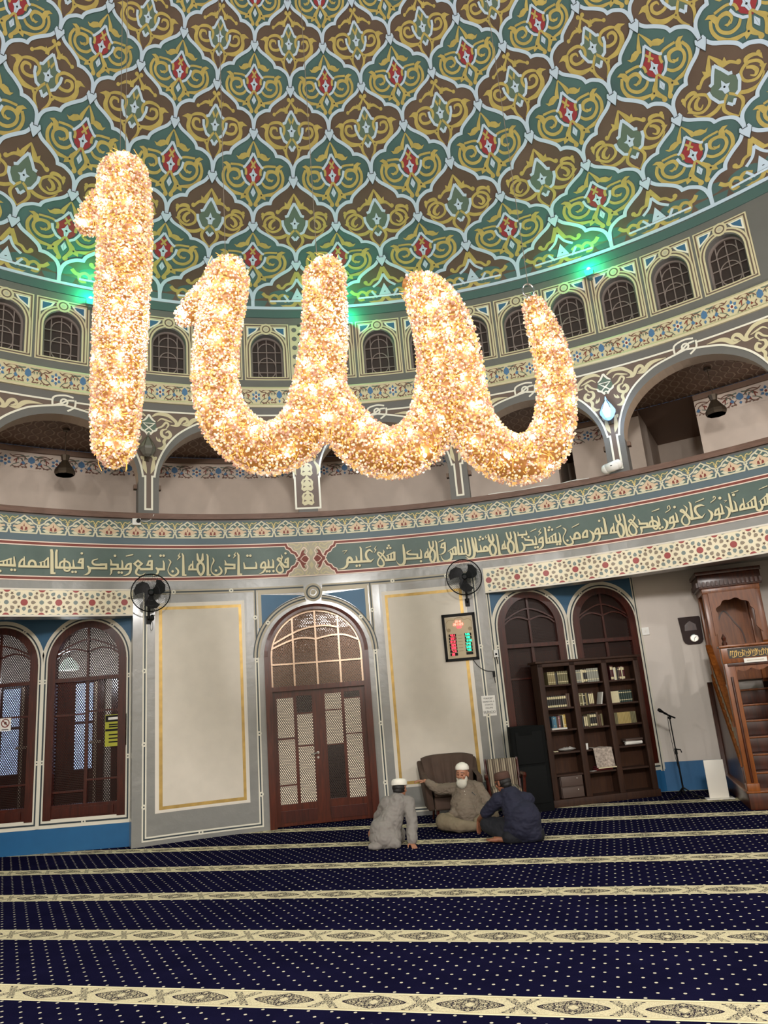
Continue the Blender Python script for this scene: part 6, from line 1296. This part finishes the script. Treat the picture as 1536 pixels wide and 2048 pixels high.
# white display panel on a foot
o = thing('display_stand', 'blank white upright display panel on a flat foot beside the wooden pulpit', 'display stand', (4.285, 10.86, 0), -.22)
mat('board_white', '#f6efe4', .35)
part('panel', o, lambda g: g.box((0, 0, .26), (.255, .03, .5), 'board_white'), .004); part('foot', o, lambda g: g.box((0, -.01, .006), (.36, .2, .012), 'board_white'), .003)
# wooden pulpit
MN = thing('pulpit', 'carved wooden pulpit with steps, canopy and gold inscription at the right edge', 'pulpit', (4.20, 9.74, 0), -.2716)
MW, MD = .84, 2.02; wm = 'wood_minbar'; wd_ = 'wood_minbar_dark'
part('plinth', MN, lambda g: (g.box((MW/2, MD/2, .10), (MW, MD, .20), wd_), g.box((MW/2, MD/2, .21), (MW+.03, MD+.03, .03), wm)), .008)
for s in (0, 1):
    x0 = .0 if s == 0 else MW-.06
    pm = lambda x, y, l=0: Vector((x0+l, x, y))
    part('side_panel', MN, lambda g: g.slab(pm, [(.1, .22), (MD, .22), (MD, 1.55), (1.35, 1.55), (.14, .5)], wd_, 0, .06), .006)
    def _rail(g):
        g.slab(pm, [(.1, .5), (.1, .62), (1.3, 1.66), (1.3, 1.54)], wm, -.01, .07); g.slab(pm, [(.1, .98), (.1, 1.05), (1.3, 2.08), (1.3, 2.01)], wm, -.01, .07)
        for k in range(12):
            y = .14+k*.1; z = .62+(y-.1)*.867; g.tube([(x0+.03, y, z), (x0+.03, y, z+.38)], .016, 'carved_grey', 6)
        for k in range(11):
            y = .14+k*.1; z = .62+(y-.1)*.867; g.tube([(x0+.03, y, z+.02), (x0+.03, y+.1, z+.42)], .008, 'carved_grey', 5); g.tube([(x0+.03, y, z+.34), (x0+.03, y+.1, z+.12)], .008, 'carved_grey', 5)
    if s == 0: mat('carved_grey', '#8a7a66', .45)
    part('banister', MN, _rail)
    px = .075 if s == 0 else MW-.075
    part('post', MN, lambda g: (g.box((px, .06, 1.09), (.13, .13, 1.74), wm), g.box((px, .06, .26), (.15, .15, .1), wm), g.tube([(px, -.005, .32), (px, -.005, 1.6)], .018, wd_, 8)), .006)
    part('post', MN, lambda g: g.box((px+.06, 1.40, 2.2), (.10, .10, 1.4), wm), .006)
    part('post', MN, lambda g: g.box((px+.06, MD-.06, 2.2), (.10, .10, 1.4), wm), .006)
for k in range(6): part('step', MN, lambda g: (g.box((MW/2, .30+k*.2, .22+.2*(k+.5)), (MW-.12, .20, .2), wd_), g.box((MW/2, .20+k*.2, .22+.2*(k+1)-.012), (MW-.1, .03, .025), wm)), .004)
hd = part('header', MN, lambda g: (g.box((MW/2, .05, 1.88), (MW, .14, .22), wm), g.box((MW/2, .04, 1.985), (MW+.04, .2, .03), wm), g.box((MW/2, .05, 1.755), (MW-.1, .12, .05), wd_)), .006)
mat('panel_black', '#2a2318', .5)
MH = lambda x, y, l=0: Vector((x, -.021-l, y))
def _ins(g):
    g.rect(MH, .08, 1.83, MW-.08, 1.955, 'panel_black', .003); r = random.Random(5)
    for k in range(26):
        x = .10+k*.0245; g.stroke(MH, [(x, 1.85+r.random()*.02), (x+.012, 1.90+r.random()*.03), (x+.03, 1.87+r.random()*.05)], .007, 'gold_leaf', .005)
    for k in range(8): x = .12+k*.08; g.stroke(MH, sm([(x, 1.85), (x+.03, 1.845), (x+.06, 1.87), (x+.05, 1.93)], 4), .007, 'gold_leaf', .006)
part('inscription', hd, _ins)
def _sc(g):                                         # scalloped valance under the header
    pts = [(.14, 1.73)]+[(.14+.56*i/24, 1.70-.035*abs(sin(i/24*pi*3))-(.06 if i in (0, 24) else 0)) for i in range(25)]+[(.70, 1.73)]
    g.slab(lambda x, y, l=0: Vector((x, .03-l, y)), pts, wm, 0, .02)
part('valance', hd, _sc)
CNY = 1.34
cn = part('canopy', MN, lambda g: (g.box((MW/2+.06, (CNY+MD)/2, 2.87), (MW-.04, MD-CNY, .09), wm), g.box((MW/2+.06, (CNY+MD)/2, 3.0), (MW+.03, MD-CNY+.04, .20), wd_), g.box((MW/2+.06, (CNY+MD)/2, 3.13), (MW+.07, MD-CNY+.06, .06), wd_)), .008)
def _dent(g):
    for k in range(15): g.box((.06+k*.06, CNY-.03, 2.965), (.03, .04, .07), wd_); g.box((.04, CNY+.02+k*.045, 2.965), (.04, .026, .07), wd_)
part('dentil', cn, _dent)
def _ca(g):
    y0 = CNY+.02; pts = [(.10, 2.2), (.10, 2.83), (MW-.10, 2.83), (MW-.10, 2.2), (MW-.17, 2.3)]+[(MW/2+.25*cos(a)*(1+.06*cos(9*a)), 2.52+.2*sin(a)*(1+.06*cos(9*a))) for a in [pi*i/30 for i in range(31)]]+[(.17, 2.3)]
    g.slab(lambda x, y, l=0: Vector((x+.06, y0-l, y)), pts, wm, 0, .03)
part('arch_panel', cn, _ca)
part('back_panel', MN, lambda g: (g.box((MW/2+.06, MD-.03, 2.2), (MW-.1, .04, 1.3), wm), g.stroke(lambda x, y, l=0: Vector((x, MD-.052-l, y)), sm([(.2, 1.7), (.2, 2.2), (.3, 2.42), (MW/2, 2.6), (MW-.3, 2.42), (MW-.2, 2.2), (MW-.2, 1.7)], 5), .02, wd_, 0, th=.01)))
for s in (-1, 1):
    part('finial', MN, lambda g: g.lathe([(.03, 0), (.035, .03), (.02, .06), (.03, .1), (.005, .15)], (.075 if s < 0 else MW-.075, .06, 2.0), wd_, 10))
o = thing('name_plate', 'narrow white strip sign on the pulpit front below the inscription', 'sign', Vector((4.20, 9.74, 0))+Matrix.Rotation(-.2716, 3, 'Z') @ Vector((.385, -.032, 1.79)), -.2716)
part('plate', o, lambda g: g.box((0, 0, 0), (.27, .006, .055), 'paper')); part('line', o, lambda g: g.box((0, -.004, 0), (.2, .002, .008), 'line_tan'))
# ------------------------------------------------------------------ PEOPLE
def blob(name, parts, m, voxel=.01, parent=None, smooth=4, wrinkle=0, wscale=9, flat=None, seed=0, paint=None, stretch=(1, 1, 1)):
    bm = bmesh.new()
    for p in parts:
        if p[0] == 'c':                             # tapered limb
            _, a, ra, b, rb = p; a, b = Vector(a), Vector(b); d_ = b-a; n = max(2, int(d_.length/(min(ra, rb)*.6))+1)
            for i in range(n+1):
                t = i/n; r = ra+(rb-ra)*t
                bmesh.ops.create_icosphere(bm, subdivisions=2, radius=r, matrix=Matrix.Translation(a.lerp(b, t)))
        else:
            _, c, r, rot = (p+(None,))[:4]
            M_ = Matrix.Translation(c) @ (rot.to_4x4() if rot else Matrix.Identity(4)) @ Matrix.Diagonal((r[0], r[1], r[2], 1)); bmesh.ops.create_icosphere(bm, subdivisions=3, radius=1, matrix=M_)
    me = bpy.data.meshes.new(name); bm.to_mesh(me); bm.free(); o = bpy.data.objects.new(name, me); COL.objects.link(o)
    md = o.modifiers.new('r', 'REMESH'); md.mode = 'VOXEL'; md.voxel_size = voxel
    s_ = o.modifiers.new('s', 'SMOOTH'); s_.iterations = smooth; s_.factor = .5
    dg_ = bpy.context.evaluated_depsgraph_get(); me2 = bpy.data.meshes.new_from_object(o.evaluated_get(dg_)); bpy.data.objects.remove(o); bpy.data.meshes.remove(me)
    if wrinkle or flat is not None:
        nr = [v.normal.copy() for v in me2.vertices]
        for v, n in zip(me2.vertices, nr):
            c = v.co
            if wrinkle:
                q = Vector((c.x*wscale*stretch[0]+seed, c.y*wscale*stretch[1], c.z*wscale*stretch[2])); f = noise.noise(q)*.6+.4*(1-2*abs(noise.noise(q*1.9+Vector((3, seed, 1)))))
                v.co = c+n*(f*wrinkle)
            if flat is not None and v.co.z < flat: v.co.z = flat
    mats = m if isinstance(m, (list, tuple)) else [m]
    for x in mats: me2.materials.append(MAT[x])
    if paint:
        for f in me2.polygons: f.material_index = paint(f.center)
    else: me2.polygons.foreach_set('material_index', [0]*len(me2.polygons))
    me2.polygons.foreach_set('use_smooth', [True]*len(me2.polygons)); me2.name = name
    r_ = bpy.data.objects.new(name, me2); COL.objects.link(r_)
    if parent: r_.parent = parent; r_.matrix_parent_inverse = Matrix.Translation(-parent.location)
    return r_
def hand(w_, d_, up, curl=.5, sz=1.0, thumb=1):
    """palm, four unequal bent fingers and a thumb; w_ wrist point, d_ pointing direction, up the back of the hand"""
    w_, d_, up = Vector(w_), Vector(d_).normalized(), Vector(up).normalized(); sd = d_.cross(up).normalized(); up = sd.cross(d_).normalized(); P = []
    for k in (-1.2, -.4, .4, 1.2): P.append(('c', w_+sd*k*.012*sz, .015*sz, w_+d_*.078*sz+sd*k*.0175*sz, .0115*sz))
    for k, L in ((-1.5, .066), (-.5, .078), (.5, .074), (1.5, .058)):
        b = w_+d_*.083*sz+sd*k*.0172*sz; dd = (d_+sd*k*.06).normalized(); r = .0088*sz; p = b
        for j, f in enumerate((.45, .32, .23)):
            a = curl*(j+.35); q = p+(dd*cos(a)-up*sin(a))*L*f*sz; P.append(('c', p, r, q, r*.92)); r *= .92; p = q
    b = w_+d_*.02*sz+sd*thumb*.026*sz; q = b+(d_*.6+sd*thumb*.75-up*.2).normalized()*.042*sz; t = q+(d_*.95+sd*thumb*.2-up*.25).normalized()*.034*sz
    P += [('c', w_+d_*.015*sz, .015*sz, b, .0135*sz), ('c', b, .0125*sz, q, .0105*sz), ('c', q, .0105*sz, t, .0088*sz)]; return P
def head(c, face, up=(0, 0, 1), s=1.0):
    c, f, u = Vector(c), Vector(face).normalized(), Vector(up).normalized(); r = f.cross(u).normalized(); u = r.cross(f).normalized(); R3 = Matrix((r, f, u)).transposed(); E = lambda x, y, z: c+r*x*s+f*y*s+u*z*s
    P = [('e', E(0, -.008, .025), (.076*s, .095*s, .088*s), R3), ('e', E(0, .022, -.045), (.060*s, .066*s, .068*s), R3), ('e', E(0, .055, -.082), (.026*s, .026*s, .024*s), R3),
         ('c', E(0, .088, .012), .010*s, E(0, .107, -.028), .0135*s), ('e', E(-.013, .096, -.030), (.010*s, .010*s, .009*s), R3), ('e', E(.013, .096, -.030), (.010*s, .010*s, .009*s), R3),
         ('c', E(-.045, .070, .022), .012*s, E(-.012, .084, .020), .010*s), ('c', E(.045, .070, .022), .012*s, E(.012, .084, .020), .010*s),
         ('c', E(-.02, .080, -.060), .008*s, E(.02, .080, -.060), .008*s), ('e', E(-.043, .062, -.022), (.022*s, .02*s, .02*s), R3), ('e', E(.043, .062, -.022), (.022*s, .02*s, .02*s), R3)]
    for k in (-1, 1): P += [('e', E(k*.078, -.008, -.008), (.009*s, .020*s, .034*s), R3), ('e', E(k*.083, -.016, .008), (.007*s, .012*s, .016*s), R3), ('e', E(k*.028, .079, .000), (.0125*s, .0105*s, .009*s), R3)]
    def painter(p):
        d_ = Vector(p)-c; x, y, z = d_.dot(r)/s, d_.dot(f)/s, d_.dot(u)/s
        if y > .06 and abs(abs(x)-.029) < .0105 and abs(z+.001) < .0036: return 1
        if y > .06 and abs(abs(x)-.030) < .02 and abs(z-.027-.06*(.03-abs(abs(x)-.03))) < .0036: return 1
        if y > .06 and abs(x) < .024 and abs(z+.060) < .0075: return 2
        return 0
    return P, painter, E, R3
mat('face_dark', '#2a1a15', .5); mat('lip', '#7d463c', .5); mat('hair_black', '#14100f', .6); mat('beard_white', '#c9c4b6', .85, bump=.3, bscale=150)
mat('cap_white', '#ebe6da', .75, bump=.12, bscale=140); mat('cap_brown', '#4a3026', .8); mat('robe_grey', '#857f7a', .85, var=.06); mat('robe_khaki', '#75685a', .85, var=.06); mat('trouser_khaki', '#7d6f5a', .85, var=.06); mat('robe_navy', '#1a1b30', .85, var=.1); mat('trouser_navy', '#101119', .85)
mat('button', '#efe9dc', .3)
def cap(parent, c, up, r, h, m, dome=.02, name='cap'):
    g = MB(); up = Vector(up).normalized(); g.lathe([(r*1.0, 0), (r*1.035, .006), (r*1.03, h*.55), (r*.97, h*.86), (r*.8, h+dome*.3), (r*.4, h+dome*.85), (.003, h+dome)], Vector(c)-parent.location, m, 28, up); return g.build(name, parent, True)
def foot(heel, toe, up=(0, 0, 1), s=1.0):
    h_, t = Vector(heel), Vector(toe); d_ = (t-h_).normalized(); L = (t-h_).length; sd = d_.cross(Vector(up)).normalized(); P = [('c', h_, .030*s, h_.lerp(t, .55)+Vector(up)*.008, .030*s), ('c', h_.lerp(t, .5)-sd*.016, .024*s, h_.lerp(t, .78)-sd*.022, .018*s), ('c', h_.lerp(t, .5)+sd*.016, .024*s, h_.lerp(t, .78)+sd*.022, .019*s)]
    for k, l in ((-2, .9), (-1, .95), (0, 1), (1, 1.02), (2, 1.03)): P.append(('c', h_.lerp(t, .76)+sd*k*.0155, .011*s, h_.lerp(t, l)+sd*k*.0175, (.009 if k < 2 else .0125)*s))
    return P
# bearded man facing the hall
m2 = thing('person', 'bearded man in khaki tunic and white cap sitting cross-legged, arm on the brown armchair', 'person', (.74, 10.2, 0))
HP, pt, E, R3 = head((.735, 10.10, .665), (-.40, -.9, -.03), (.02, -.05, 1), 1.0)
b2 = HP+[('c', (.75, 10.16, .60), .055, (.765, 10.24, .47), .065), ('c', (.77, 10.25, .43), .085, (.76, 10.25, .2), .12), ('c', (.62, 10.25, .48), .042, (.42, 10.34, .475), .04), ('c', (.42, 10.34, .475), .04, (.25, 10.40, .585), .028),
    ('c', (.92, 10.25, .47), .042, (1.03, 10.12, .29), .04), ('c', (1.03, 10.12, .29), .04, (.99, 9.92, .20), .028), ('c', (.86, 9.86, .055), .032, (.955, 9.85, .045), .028)]
b2 += hand((.25, 10.40, .587), (-.95, -.1, .12), (-.1, -.1, 1), .42, .95, -1)+hand((.99, 9.92, .20), (-.1, -.95, -.25), (.1, -.2, 1), .4, .95, 1)+foot((.92, 9.83, .04), (1.13, 9.79, .03))
blob('body', b2, ['skin', 'face_dark', 'lip'], .0055, m2, 2, paint=pt)
tun = [('c', (.765, 10.26, .455), .135, (.76, 10.2, .20), .20), ('e', (.755, 10.13, .29), (.21, .165, .18)), ('c', (.76, 10.19, .44), .145, (.74, 10.06, .20), .175), ('c', (.76, 10.22, .36), .19, (.76, 10.2, .2), .21), ('c', (.63, 10.25, .475), .085, (.90, 10.25, .47), .085), ('c', (.60, 10.25, .48), .078, (.42, 10.34, .475), .070), ('c', (.42, 10.34, .475), .068, (.285, 10.385, .56), .046),
    ('c', (.93, 10.25, .465), .080, (1.035, 10.12, .28), .068), ('c', (1.035, 10.12, .28), .066, (1.0, 9.96, .21), .05), ('c', (.68, 10.14, .19), .13, (.57, 10.02, .215), .055), ('c', (.84, 10.13, .19), .13, (.95, 9.99, .24), .055), ('c', (.60, 9.99, .19), .045, (.92, 9.97, .215), .045)]
blob('tunic', tun, 'robe_khaki', .0085, m2, 5, .017, 10, .015, 2, stretch=(1, 1, 2.4))
tr = [('c', (.66, 10.16, .12), .12, (.43, 9.95, .12), .10), ('c', (.43, 9.93, .13), .105, (.62, 9.81, .085), .08), ('c', (.62, 9.81, .085), .08, (.84, 9.83, .065), .055), ('c', (.86, 10.14, .13), .12, (1.03, 9.92, .16), .095), ('c', (1.03, 9.90, .17), .10, (.86, 9.89, .10), .07)]
blob('trousers', tr, 'trouser_khaki', .009, m2, 4, .011, 10, .004, 5)
bd_ = [('e', E(0, .052, -.108), (.070, .052, .064), R3), ('e', E(0, .062, -.085), (.052, .036, .045), R3), ('e', E(-.052, .025, -.06), (.022, .034, .04), R3), ('e', E(.052, .025, -.06), (.022, .034, .04), R3), ('e', E(0, .045, -.145), (.048, .036, .036), R3)]
blob('beard', bd_, 'beard_white', .0055, m2, 4, .0022, 30, stretch=(1.6, 1.6, .5))
g = MB(); g.stroke(lambda x, y, l=0: E(x, .090+l*.0, y)-m2.location, [(-.026, -.052), (0, -.046), (.026, -.052)], .011, 'beard_white', 0, th=.001); g.build('moustache', m2)
cap(m2, E(0, -.010, .052), E(0, -.06, 1)-E(0, 0, 0), .086, .055, 'cap_white', .038)
g = MB()
for z in (.46, .42, .38): g.ball(Vector((.737, 10.028-(.46-z)*.45, z))-m2.location, .006, 'button', 8)
g.build('button', m2)
g = MB(); g.tube([Vector(v)-m2.location for v in ((.83, 10.035, .44), (.86, 10.04, .41), (.875, 10.03, .37))], .004, 'line_dark', 5); g.build('pen_pocket', m2)
# man in grey robe seen from behind
m1 = thing('person', 'man in long grey robe and white cap seen from behind, leaning on one hand', 'person', (-.25, 9.35, 0))
HP, pt, E, R3 = head((-.085, 9.50, .615), (.45, .86, -.25), (.05, .2, 1), .98)
b1 = HP+[('c', (-.09, 9.46, .575), .05, (-.12, 9.42, .48), .05), ('c', (-.14, 9.42, .44), .075, (-.28, 9.36, .15), .11), ('c', (.02, 9.40, .45), .038, (.025, 9.29, .25), .034), ('c', (.02, 9.29, .25), .036, (.005, 9.20, .055), .026), ('c', (-.26, 9.44, .45), .036, (-.36, 9.6, .28), .034), ('c', (-.36, 9.6, .28), .036, (-.22, 9.72, .2), .028), ('c', (-.3, 9.4, .1), .09, (-.45, 9.65, .1), .07)]
b1 += hand((.005, 9.20, .045), (.25, -.95, -.3), (0, .3, 1), .12, .95, 1)+hand((-.22, 9.72, .2), (.6, .6, -.3), (0, 0, 1), .4, .95, 1)
blob('body', b1, ['skin', 'face_dark', 'lip'], .0055, m1, 2, paint=pt)
rb = [('c', (-.125, 9.43, .47), .115, (-.27, 9.36, .17), .165), ('c', (-.25, 9.43, .475), .072, (.0, 9.42, .465), .072), ('c', (.01, 9.41, .46), .072, (.03, 9.29, .25), .068), ('c', (.03, 9.29, .25), .066, (.015, 9.205, .075), .062), ('c', (-.27, 9.44, .46), .07, (-.37, 9.6, .28), .065), ('c', (-.37, 9.6, .28), .06, (-.24, 9.71, .2), .05),
    ('e', (-.29, 9.34, .10), (.20, .20, .13)), ('c', (-.30, 9.42, .09), .12, (-.42, 9.72, .08), .09), ('c', (-.18, 9.45, .09), .11, (-.15, 9.72, .08), .09), ('c', (-.33, 9.24, .055), .07, (-.18, 9.2, .05), .065), ('e', (-.42, 9.2, .035), (.08, .07, .04)), ('e', (-.32, 9.34, .2), (.155, .15, .12))]
blob('robe', rb, 'robe_grey', .0085, m1, 5, .018, 9, .004, 9, stretch=(1.2, 1.2, 1.3))
blob('hair', [('e', E(0, -.016, .0), (.083, .097, .062), R3), ('e', E(0, -.035, -.035), (.066, .07, .05), R3)], 'hair_black', .0055, m1, 3, .003, 60)
cap(m1, E(0, -.012, .030), E(0, -.08, 1)-E(0, 0, 0), .094, .070, 'cap_white', .012)
# man in navy seen from behind
m3 = thing('person', 'man in navy clothes and brown cap sitting cross-legged, seen from behind', 'person', (1.2, 9.0, 0))
HP, pt, E, R3 = head((1.125, 9.13, .625), (-.62, .76, -.25), (-.1, .1, 1), 1.0)
b3 = HP+[('c', (1.14, 9.10, .575), .05, (1.18, 9.07, .48), .05), ('c', (1.2, 9.04, .43), .075, (1.27, 8.98, .15), .12), ('c', (1.05, 9.10, .43), .04, (.885, 9.22, .28), .04), ('c', (.885, 9.22, .28), .042, (.83, 9.42, .20), .028), ('c', (1.36, 9.06, .41), .04, (1.35, 9.3, .25), .038), ('c', (1.35, 9.3, .25), .04, (1.15, 9.45, .2), .03)]
b3 += hand((.825, 9.43, .195), (-.1, .15, -1), (-.6, .7, .1), .25, 1.0, 1)+hand((1.15, 9.45, .2), (-.7, .5, -.3), (0, 0, 1), .4, .95, -1)+foot((1.06, 8.96, .035), (.86, 9.03, .035))
blob('body', b3, ['skin_dark', 'face_dark', 'lip'], .0055, m3, 2, paint=pt)
sh = [('c', (1.19, 9.06, .46), .13, (1.27, 8.97, .18), .195), ('e', (1.30, 8.95, .24), (.19, .17, .20)), ('c', (1.05, 9.09, .445), .085, (1.36, 9.05, .42), .090), ('c', (1.04, 9.10, .44), .082, (.895, 9.21, .295), .066), ('c', (1.38, 9.06, .42), .08, (1.36, 9.3, .26), .065), ('c', (1.2, 9.0, .12), .15, (1.36, 8.93, .10), .13), ('e', (1.15, 9.08, .525), (.072, .072, .045))]
blob('shirt', sh, 'robe_navy', .0085, m3, 5, .014, 9, .006, 21, stretch=(1, 1, 1.8))
tr = [('c', (1.2, 9.02, .12), .13, (.90, 9.22, .17), .088), ('c', (.90, 9.22, .16), .085, (1.04, 9.02, .07), .06), ('c', (1.3, 9.05, .12), .13, (1.35, 9.4, .15), .09), ('c', (1.35, 9.4, .14), .08, (1.12, 9.3, .07), .06), ('c', (1.1, 8.93, .06), .075, (1.42, 8.92, .07), .085)]
blob('trousers', tr, 'trouser_navy', .009, m3, 4, .010, 9, .003, 31)
blob('hair', [('e', E(0, -.018, .0), (.083, .097, .062), R3), ('e', E(0, -.045, -.035), (.064, .066, .05), R3)], 'hair_black', .0055, m3, 3, .003, 60)
cap(m3, E(0, -.012, .030), E(0, -.08, 1)-E(0, 0, 0), .092, .082, 'cap_brown', .008)
